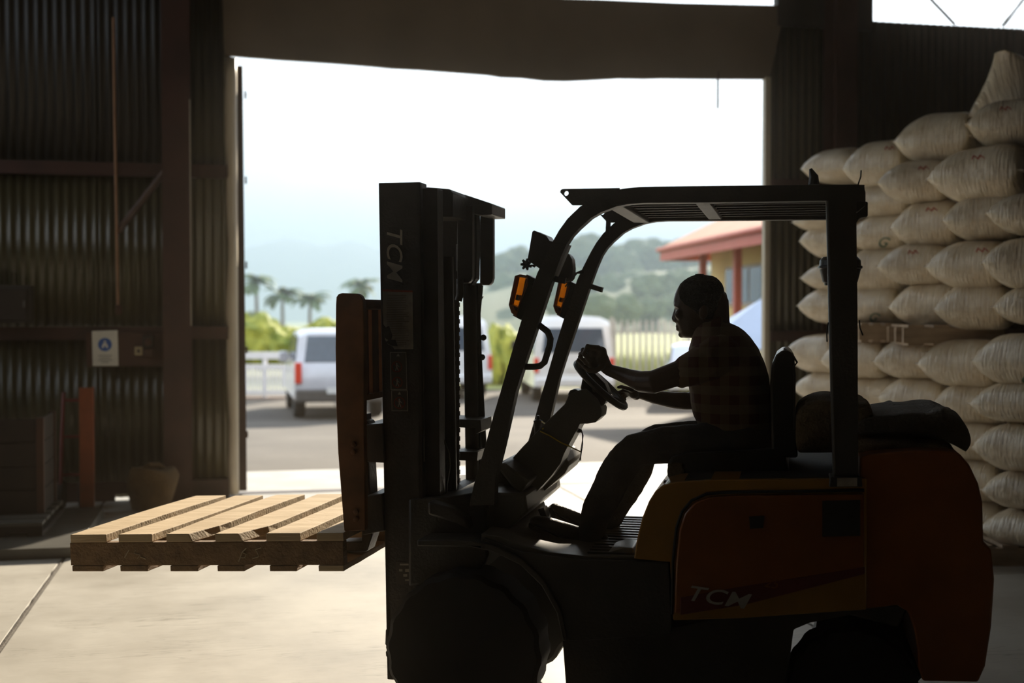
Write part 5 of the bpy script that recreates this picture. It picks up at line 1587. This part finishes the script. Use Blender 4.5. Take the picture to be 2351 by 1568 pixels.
# px0, px1, py0, py1, depth, turn (deg), label, (print), red stitch
SK = [
 ('A', 2052, 2262, 266, 386, 9.00, -8, 'stained white sack on top of the heap, left of the upright sack', None, 0),
 ('A', 2218, 2400, 238, 346, 8.70, 35, 'dark ended sack lying at the foot of the upright sack', None, 1),
 ('B', 1862, 1985, 346, 428, 9.75, -30, 'sack behind the rear corner of the overhead guard, topmost at the left edge', None, 0),
 ('B', 1935, 2112, 328, 442, 9.35, -12, 'rounded sack above the guard corner, touching the stained top sack', None, 1),
 ('B', 2032, 2172, 374, 472, 9.00, 28, 'small end-on sack directly below the stained top sack', None, 1),
 ('B', 2132, 2372, 344, 474, 8.70, -6, 'big bulging sack with a streak of sheen in the second row', None, 1),
 ('C', 1858, 1945, 480, 536, 9.75, -20, 'sack whose tip shows under the far guard beam beside the rear pillar', None, 0),
 ('C', 1968, 2105, 426, 508, 9.40, -15, 'sack right beside the rear light of the guard', None, 0),
 ('C', 2040, 2235, 464, 578, 9.00, -4, 'broad smooth sack in the third row with a red mark on top', None, 1),
 ('C', 2182, 2332, 450, 560, 8.75, 30, 'creased end-on sack in the third row under the big bulging sack', None, 0),
 ('C', 2288, 2440, 448, 545, 8.45, 20, 'sack at the frame edge in the third row with a pointed sewn end', None, 0),
 ('D', 1848, 1990, 512, 602, 9.75, -10, 'sack with a pointed tip left of the pillar, above the beacon', None, 1),
 ('D', 1945, 2115, 496, 584, 9.35, -5, 'sack with a faint green letter just right of the pillar', ('G', 2012, 560, 0.10, 20), 0),
 ('E', 1856, 1985, 604, 672, 9.75, -10, 'sack with a rounded tip peeping out behind the beacon', None, 0),
 ('E', 1940, 2092, 572, 682, 9.40, 12, 'creased sack right of the beacon', None, 0),
 ('E', 2036, 2168, 562, 658, 9.05, 28, 'small pointed sack with red stitching in the fourth row', None, 1),
 ('E', 2122, 2335, 556, 668, 8.75, -5, 'wide sack in the fourth row with a red mark at its top', None, 1),
 ('E', 2266, 2440, 550, 670, 8.45, 32, 'coarsely pleated sack at the frame edge in the fourth row', None, 0),
 ('F', 1842, 1985, 662, 748, 9.75, -10, 'pointed sack left of the pillar, below the beacon', None, 0),
 ('F', 1945, 2072, 658, 748, 9.40, -8, 'sack with a green print resting on the upper pallet beside the pillar', ('G', 1990, 728, 0.09, 30), 0),
 ('F', 2038, 2245, 648, 758, 9.00, -6, 'long smooth sack resting on the upper pallet, red mark on its top', None, 1),
 ('F', 2152, 2325, 650, 762, 8.72, 24, 'pleated end-on sack resting on the right part of the upper pallet', None, 0),
 ('F', 2308, 2450, 655, 752, 8.45, 20, 'sack cut by the frame edge just above the upper pallet', None, 0),
 ('G', 1823, 1945, 770, 860, 9.75, -22, 'sack behind the seat back, uppermost of the lower stack', None, 0),
 ('G', 1880, 2068, 776, 872, 9.40, -5, 'sack behind the rear pillar right under the upper pallet', None, 0),
 ('G', 2028, 2155, 778, 872, 9.05, 26, 'narrow end-on sack below the middle of the upper pallet', None, 0),
 ('G', 2102, 2322, 782, 896, 8.78, -5, 'full smooth sack in the row below the upper pallet', None, 0),
 ('G', 2240, 2440, 768, 892, 8.45, -14, 'sack at the frame edge in the row below the pallet, green curl of print', ('O', 2332, 866, 0.09, 0), 0),
 ('H', 1822, 1985, 852, 928, 9.75, -12, 'pale sack behind the seat back, just above the burlap', None, 0),
 ('H', 1950, 2078, 862, 948, 9.40, 15, 'shaded sack above the burlap, right of the pillar', None, 0),
 ('H', 2010, 2205, 864, 966, 9.05, 0, 'sack printed with large green letters', ('NIC\nE', 2090, 904, 0.115, -70), 0),
 ('H', 2162, 2305, 878, 978, 8.75, 20, 'pleated sack right of the one with large green letters', None, 0),
 ('H', 2236, 2430, 878, 976, 8.45, -12, 'sack with a stitched seam facing out at the frame edge, level with the folded roll', None, 0),
 ('I', 2010, 2190, 950, 1046, 9.10, 0, 'sack mostly hidden behind the folded roll', None, 0),
 ('I', 2150, 2300, 966, 1060, 8.75, 15, 'sack right behind the end of the folded roll', None, 0),
 ('I', 2238, 2440, 972, 1086, 8.45, -5, 'sack with green letters at the frame edge, beside the counterweight top', ('TE', 2335, 1020, 0.10, -75), 0),
 ('J', 2140, 2300, 1050, 1150, 8.75, 10, 'dim sack behind the shoulder of the counterweight', None, 0),
 ('J', 2262, 2440, 1080, 1172, 8.45, 24, 'sack with a flat sewn end facing out right of the counterweight', None, 0),
 ('K', 2150, 2310, 1140, 1232, 8.75, -5, 'dark sack low behind the counterweight', None, 0),
 ('K', 2264, 2450, 1168, 1256, 8.45, -10, 'bottom sack at the frame edge, lowest of the heap', None, 0),
]
grp = {'A': 'sacks lying on top of the heap'}
for i, (row, x0, x1, y0, y1, Y, yaw, lab, pr, red) in enumerate(SK):
    # the heap is seen along its side: five columns, one sack wide each, coming towards us
    Y = 10.45 if Y > 9.6 else 9.85 if Y > 9.2 else 9.25 if Y > 8.95 else 8.68 if Y > 8.6 else 8.12
    yaw = -40 + yaw * 0.3
    px, py = (x0 + x1) / 2, (y0 + y1) / 2
    k = F / Y
    L_ = (x1 - x0) / k; H_ = (y1 - y0) / k * 1.04
    ca = abs(cos(radians(yaw)))
    W_ = 0.50
    Ln = max((L_ - 0.26) / ca, 0.48)
    c = pt(px, py, Y + 0.02) + Vector((0.02, 0, 0))
    vi = i % 6
    o = new_obj('sack', sacks[vi])
    tilt = random.uniform(-3, 3)
    o.rotation_euler = (radians(random.uniform(-4, 4)), radians(tilt), radians(yaw))
    o.scale = (Ln, W_, H_)
    o.location = c
    tag(o, lab, 'sack', 'filled white woven sacks in the heap')
    for sm_ in seams:
        new_obj('sewn_end', sm_, o)
    loc_m = Matrix.LocRotScale(o.location, o.rotation_euler, o.scale); li = loc_m.inverted()
    def project(me_, off):
        """lay a flat print on the front of the sack"""
        ok = True
        for v in me_.vertices:
            wp = v.co.copy()
            a = li @ wp; d = (li.to_3x3() @ Vector((0, 1, 0))).normalized()
            hit = sacks_bvh[vi].ray_cast(a, d)
            if hit[0] is None: ok = False; v.co = a; continue
            v.co = hit[0] + hit[1] * off
        return ok
    if pr:
        tm = text_mesh(pr[0], pr[3], 0, 0.0)
        tb = bmesh.new(); tb.from_mesh(tm)
        bmesh.ops.subdivide_edges(tb, edges=tb.edges[:], cuts=1)
        cpt = pt(pr[1], pr[2], Y)
        R_ = Matrix.Rotation(radians(pr[4]), 4, 'Y')
        for v in tb.verts:
            q = R_ @ Vector((v.co.x, 0, v.co.y))
            v.co = Vector((cpt.x + q.x, Y - 1.2, cpt.z + q.z))
        tb.to_mesh(tm); tb.free()
        tm.materials.append(M_green)
        if project(tm, 0.006): new_obj('lettering', tm, o)
    if red:
        g = G()
        ex = random.choice((-0.25, -0.1, 0.12))
        vs_ = []
        n = 8
        cpt = loc_m @ Vector((ex, 0, 0))
        zt = c.z + H_ * 0.34
        for q in range(n + 1):
            for r_ in range(2):
                vs_.append((cpt.x + 0.008 * q - 0.03, Y - 1.2, zt - 0.012 * abs((q % 4) - 2) - 0.012 * r_))
        fs = [(2 * q, 2 * q + 2, 2 * q + 3, 2 * q + 1) for q in range(n)]
        mm = g.faces(vs_, fs).mesh('red_mark', M_redst)
        if project(mm, 0.006): new_obj('red_mark', mm, o)
# upright half empty sack leaning at the top
g = G(); rings = []
out_ = [(270, 2222, 2400), (240, 2238, 2400), (210, 2254, 2398), (180, 2268, 2390), (150, 2279, 2375), (130, 2284, 2345), (121, 2286, 2310)]
for (py, xa, xb) in out_:
    a, b = pt(xa, py, 9.0), pt(xb, py, 9.0)
    dp = 0.22 * (1 - (270 - py) / 190) + 0.03
    ring = []
    for k in range(24):
        t = 2 * pi * k / 24
        ring.append(Vector(((a.x + b.x) / 2 + (b.x - a.x) / 2 * cos(t) + 0.01 * noise.noise((k, py * .05, 1)), 9.0 + dp * sin(t) * (1 + 0.15 * sin(3 * t)), a.z)))
    rings.append(ring)
base = pt(2310, 270, 9.0)
rings = [[v - base for v in r] for r in rings]
o = g.loft(rings).obj('sack', M_sack, None, smooth=80)
o.location = base
tag(o, 'tall limp sack standing upright at the very top of the heap', 'sack', 'filled white woven sacks in the heap')

# pallets under the two stacks
M_pw = mat('grey_pallet_wood', (0.34, 0.25, 0.17), 0.8, var=0.25, scale=4, stretch=(1, 6, 6), bump=0.3, bscale=20)
def heap_pallet(lab, px0, px1, py0, py1, Y, dep, turn):
    a, b = pt(px0, py1, Y), pt(px1, py0, Y)
    W_, H_ = b.x - a.x, b.z - a.z
    t = thing('heap_pallet', lab, 'pallet', (a.x, Y, a.z), radians(turn))
    for k in range(3):
        yk = dep * k / 2
        G().bx(0, W_, yk, yk + 0.05, H_ * 0.12, H_ * 0.88).obj('stringer', M_pw, t, bevel=0.004)
    n = max(3, int(W_ / 0.16))
    bm1 = G().bx(0, W_ / n * 0.62, 0.0, dep + 0.06, H_ * 0.88, H_).mesh('deck_board', M_pw)
    bm2 = G().bx(0, W_ / n * 0.62, 0.0, dep + 0.06, 0, H_ * 0.12).mesh('bottom_board', M_pw)
    for k in range(n):
        for me_, nm in ((bm1, 'deck_board'), (bm2, 'bottom_board')):
            o = new_obj(nm, me_, t); o.location = (W_ * (k + 0.19) / n, 0, 0)
    return t
heap_pallet('weathered pallet in the heap just right of the rear pillar', 1972, 2052, 742, 786, 9.45, 0.5, -4)
heap_pallet('weathered pallet lying between the upper and the lower stack', 2074, 2300, 746, 794, 8.75, 0.55, -6)
a = gp(2150, 1292); 
heap_pallet('dark pallet on the floor under the heap', 2170, 2470, 1252, 1306, 8.0, 0.9, 0)

# ------------------------------------------------------------------ left side of the shed
M_board = mat('dark_brown_board', (0.055, 0.022, 0.010), 0.7, var=0.25, scale=5)
M_paper = mat('white_notice', (0.62, 0.58, 0.48), 0.6, var=0.08)
M_bluep = mat('blue_print', (0.03, 0.10, 0.32), 0.6, var=0.05)
M_crate = mat('brown_crate_board', (0.022, 0.014, 0.008), 0.8, var=0.25, scale=5)
M_oran = mat('orange_painted_steel', (0.20, 0.042, 0.007), 0.5, var=0.2, scale=6)
M_redp = mat('red_painted_steel', (0.14, 0.012, 0.008), 0.5, var=0.2)
M_steel = mat('grey_steel_plate', (0.10, 0.095, 0.08), 0.5, var=0.2, metal=0.3)
M_jute = mat('jute_sack', (0.11, 0.065, 0.022), 0.95, var=0.2, scale=10, bump=0.8, bscale=90)
def wthing(name, lab, cat, px, py, y):
    p = WF.at(px, py, y)
    t = thing(name, lab, cat, WF.m @ p, WA)
    return t, p
def wbox(t, p, name, px0, px1, py0, py1, yf, d, m, bevel=0.0, parent=None, **k):
    """box whose face toward the room is given by its outline"""
    a, b = WF.at(px0, py1, yf), WF.at(px1, py0, yf)
    return G().bx(a.x - p.x, b.x - p.x, yf - p.y, yf + d - p.y, a.z - p.z, b.z - p.z).obj(name, m, parent or t, bevel=bevel, **k)
t, p = wthing('backing_board', 'dark brown board on the corrugated wall carrying a notice', 'board', 288, 842, -0.12)
wbox(t, p, 'board', 198, 374, 762, 842, -0.12, 0.03, M_board, 0.004)
t, p = wthing('safety_notice', 'white paper notice with a blue round symbol on the wall', 'notice', 241, 840, -0.125)
a = [WF.at(x, y, -0.125) - p for x, y in ((213, 840), (272, 840), (270, 758), (211, 760))]
G().prism([(v.x, v.z) for v in a], -0.003, 0.0).obj('paper', M_paper, t, smooth=None)
c = WF.at(241, 791, -0.125) - p; rr = abs(WF.at(257, 791, -0.125).x - p.x - c.x)
G().prism(circ(c.x, c.z, rr, 28), -0.0045, -0.003).obj('blue_disc', M_bluep, t, smooth=None)
g = G()
g.prism(circ(c.x, c.z + rr * .42, rr * .17, 12), -0.006, -0.0045)
g.prism([(c.x - rr * .26, c.z + rr * .2), (c.x + rr * .26, c.z + rr * .2), (c.x + rr * .5, c.z - rr * .5), (c.x + rr * .2, c.z - rr * .5), (c.x, c.z - rr * .05), (c.x - rr * .2, c.z - rr * .5), (c.x - rr * .5, c.z - rr * .5)], -0.006, -0.0045)
g.obj('figure_symbol', M_paper, t, smooth=None)
g = G()
for k, (w0, w1) in enumerate(((226, 257), (229, 254), (226, 258), (233, 250))):
    a, b = WF.at(w0, 815 + 5.2 * k, -0.125) - p, WF.at(w1, 817.4 + 5.2 * k, -0.125) - p
    g.bx(a.x, b.x, -0.0045, -0.003, b.z, a.z)
g.obj('faint_print', mat('grey_print', (0.30, 0.28, 0.24), 0.7), t, smooth=None)
t, p = wthing('switch_box', 'small brown switch box with a round dial on the dark board', 'switch', 340, 818, -0.19)
wbox(t, p, 'housing', 327, 354, 770, 800, -0.19, 0.07, M_crate, 0.006)
c = WF.at(340, 785, -0.195) - p
G().lathe([(0.030, 0.0), (0.030, -0.012), (0.024, -0.016)], (c.x, 0.0, c.z), 'Y', 18).obj('dial', M_board, t)
wbox(t, p, 'lower_housing', 330, 352, 801, 820, -0.18, 0.06, M_board, 0.005)
t, p = wthing('wall_socket', 'small pale socket beside the switch box', 'socket', 318, 816, -0.16)
wbox(t, p, 'faceplate', 309, 327, 796, 816, -0.16, 0.04, mat('ivory_plastic', (0.35, 0.27, 0.15), 0.5), 0.004)
wbox(t, p, 'socket_hole', 315, 321, 802, 810, -0.163, 0.004, M_black)
g = G().tube([WF.at(260, 40, -0.10), WF.at(263, 250, -0.10), WF.at(267, 470, -0.10), WF.at(271, 705, -0.10)], 0.012, 8)
t, p = wthing('conduit', 'thin rusty conduit running down the corrugated wall', 'pipe', 271, 720, -0.10)
for v in g.bm.verts: v.co -= p
g.obj('pipe', mat('rusty_conduit', (0.26, 0.13, 0.06), 0.6), t)
wbox(t, p, 'junction_box', 265, 279, 700, 722, -0.12, 0.05, M_board, 0.004)
tr1 = bpy.data.objects['trim_1']
G().tube([WF.at(270, 532, -0.06), WF.at(380, 392, -0.20)], 0.03, 6).obj('brace', M_redsteel, tr1)
t, p = wthing('electric_cabinet', 'dark wall cabinet at the edge of the frame above the girt', 'cabinet', 20, 742, -0.30)
wbox(t, p, 'housing', -60, 70, 655, 742, -0.30, 0.2, M_dark, 0.008)
wbox(t, p, 'cabinet_door', -50, 62, 662, 736, -0.315, 0.015, M_crate, 0.004)
wbox(t, p, 'handle', 52, 57, 690, 706, -0.33, 0.02, M_steel)
# orange upright
t, p = wthing('steel_upright', 'tall orange painted steel upright standing before the corrugated wall', 'post', 200, 1190, -0.85)
zt = WF.at(200, 890, -0.85).z
x0, x1 = WF.at(181, 900, -0.85).x - p.x, WF.at(213, 900, -0.85).x - p.x
H_ = zt - p.z
p0 = p.z
G().bx(x0, x1, 0, 0.012, -p0, H_).obj('web', M_oran, t, bevel=0.002)
G().bx(x0, x0 + 0.012, 0.012, 0.10, -p0, H_).obj('flange', M_oran, t, bevel=0.002)
G().bx(x1 - 0.012, x1, 0.012, 0.10, -p0, H_).obj('flange', M_oran, t, bevel=0.002)
G().bx(x0 - 0.04, x1 + 0.04, -0.04, 0.14, -p0, -p0 + 0.015).obj('foot_plate', M_oran, t)
# red hand truck
t, p = wthing('hand_truck', 'dark red hand truck leaning behind the orange upright', 'trolley', 150, 1185, -0.55)
H_ = WF.at(150, 905, -0.55).z
w0, w1 = WF.at(136, 905, -0.55).x - p.x, WF.at(186, 905, -0.55).x - p.x
for x in (w0, w1):
    G().tube([(x, 0, 0.12 - p.z), (x, 0.12, H_ * 0.6 - p.z), (x, 0.26, H_ - p.z)], 0.016, 8).obj('side_rail', M_redp, t)
    G().lathe([(0.03, -0.025), (0.10, -0.03), (0.12, -0.015), (0.12, 0.015), (0.10, 0.03), (0.03, 0.025)], (x, 0.08, 0.12 - p.z), 'X', 18).obj('wheel', M_black, t)
for f_ in (0.30, 0.62, 0.93):
    G().tube([(w0, 0.26 * f_, H_ * f_ - p.z), (w1, 0.26 * f_, H_ * f_ - p.z)], 0.012, 8).obj('crossbar', M_redp, t)
G().bx(w0 - 0.03, w1 + 0.03, -0.22, 0.02, 0.0 - p.z, 0.012 - p.z).obj('toe_plate', M_redp, t)
# crate on a low platform
plz = 0.07
t, p = wthing('weighing_plate', 'low steel weighing platform on the floor at the left', 'platform', 60, 1288, -2.62)
a, b = WF.at(-140, 1262, -2.62), WF.at(176, 1262, -2.62)
zc = WF.at(20, 1262, -2.62).z
G().bx(a.x - p.x, b.x - p.x, 0, 1.75, -p.z, zc - p.z).obj('deck', M_steel, t, bevel=0.006)
G().bx(a.x - p.x - 0.01, b.x - p.x + 0.01, -0.015, 0.02, zc - p.z - 0.04, zc - p.z + 0.004).obj('edge_angle', M_steel, t)
t, p = wthing('low_pallet', 'low dark wooden base on the weighing platform under the crate', 'pallet', 30, 1238, -2.15)
a, b = WF.at(-110, 1206, -2.15), WF.at(97, 1206, -2.15)
z0 = zc - p.z; z1 = a.z - p.z
G().bx(a.x - p.x, b.x - p.x, -0.005, 0.02, z0 + 0.028, z1 - 0.025).obj('stringer', M_crate, t)
G().bx(a.x - p.x, b.x - p.x, 1.05, 1.10, z0 + 0.028, z1 - 0.025).obj('stringer', M_crate, t)
n = 5
for k in range(n):
    yk = 0.0 + 1.1 * k / n
    G().bx(a.x - p.x, b.x - p.x, yk, yk + 0.17, z1 - 0.025, z1).obj('deck_board', M_steel, t, bevel=0.003)
for k in range(3):
    xk = a.x - p.x + (b.x - a.x - 0.1) * k / 2
    G().bx(xk, xk + 0.1, 0, 1.1, z0, z0 + 0.028).obj('bottom_board', M_crate, t)
zlp = z1 + p.z
t, p = wthing('wooden_crate', 'tall dark brown crate standing on the low base at the left edge', 'crate', 40, 1170, -1.75)
a, b = WF.at(-90, 962, -1.75), WF.at(100, 962, -1.75)
zb_, zt_ = zlp - p.z, a.z - p.z
X0, X1 = a.x - p.x, b.x - p.x
nb = 4
for k in range(nb):
    h0 = zb_ + (zt_ - zb_) * k / nb; h1 = zb_ + (zt_ - zb_) * (k + 1) / nb - 0.008
    G().bx(X0 + 0.02, X1 - 0.02, 0.01, 0.03, h0, h1).obj('plank', M_crate, t, bevel=0.003)
    G().bx(X1 - 0.03, X1 - 0.012, 0.03, 0.62, h0, h1).obj('plank', M_crate, t, bevel=0.003)
for (x, y) in ((X0, 0.0), (X1 - 0.05, 0.0), (X1 - 0.05, 0.60), (X0, 0.60)):
    G().bx(x, x + 0.05, y - 0.01, y + 0.04, zb_, zt_).obj('corner_post', M_board, t, bevel=0.003)
G().bx(X0 + 0.02, X1 - 0.02, 0.02, 0.62, zb_, zt_ - 0.06).obj('load', M_crate, t, bevel=0.02)
# jute sack by the post
t, p = wthing('jute_sack', 'brown jute sack standing on the floor beside the red post', 'sack', 350, 1185, -0.60)
zt = WF.at(350, 1074, -0.6).z
w = (WF.at(398, 1100, -0.6).x - WF.at(296, 1100, -0.6).x) / 2
prof = [(w * 0.90, 0.0), (w * 1.0, 0.05), (w * 1.03, 0.18), (w * 1.0, 0.29), (w * 0.97, 0.35), (w * 0.93, 0.38), (w * 0.80, 0.375)]
sc_ = zt / 0.385
g = G().lathe([(r, h * sc_ - p.z) for r, h in prof], (0, 0, 0), 'Z', 28)
for v in g.bm.verts:
    v.co += Vector((noise.noise(v.co * 5), noise.noise(v.co * 5 + Vector((3, 0, 0))) * 0.7, 0.5 * noise.noise(v.co * 6))) * 0.07
    v.co.z = max(v.co.z, -p.z)
g.obj('body', M_jute, t, smooth=80)
G().tube([(-w * .4, -0.02, zt - p.z - 0.01), (-w * .1, -0.05, zt - p.z + 0.03), (w * .3, 0.02, zt - p.z + 0.02), (w * .55, 0.05, zt - p.z - 0.02)], 0.022, 8).obj('rolled_mouth', M_jute, t)
bpy.data.scenes.remove(SCRATCH)
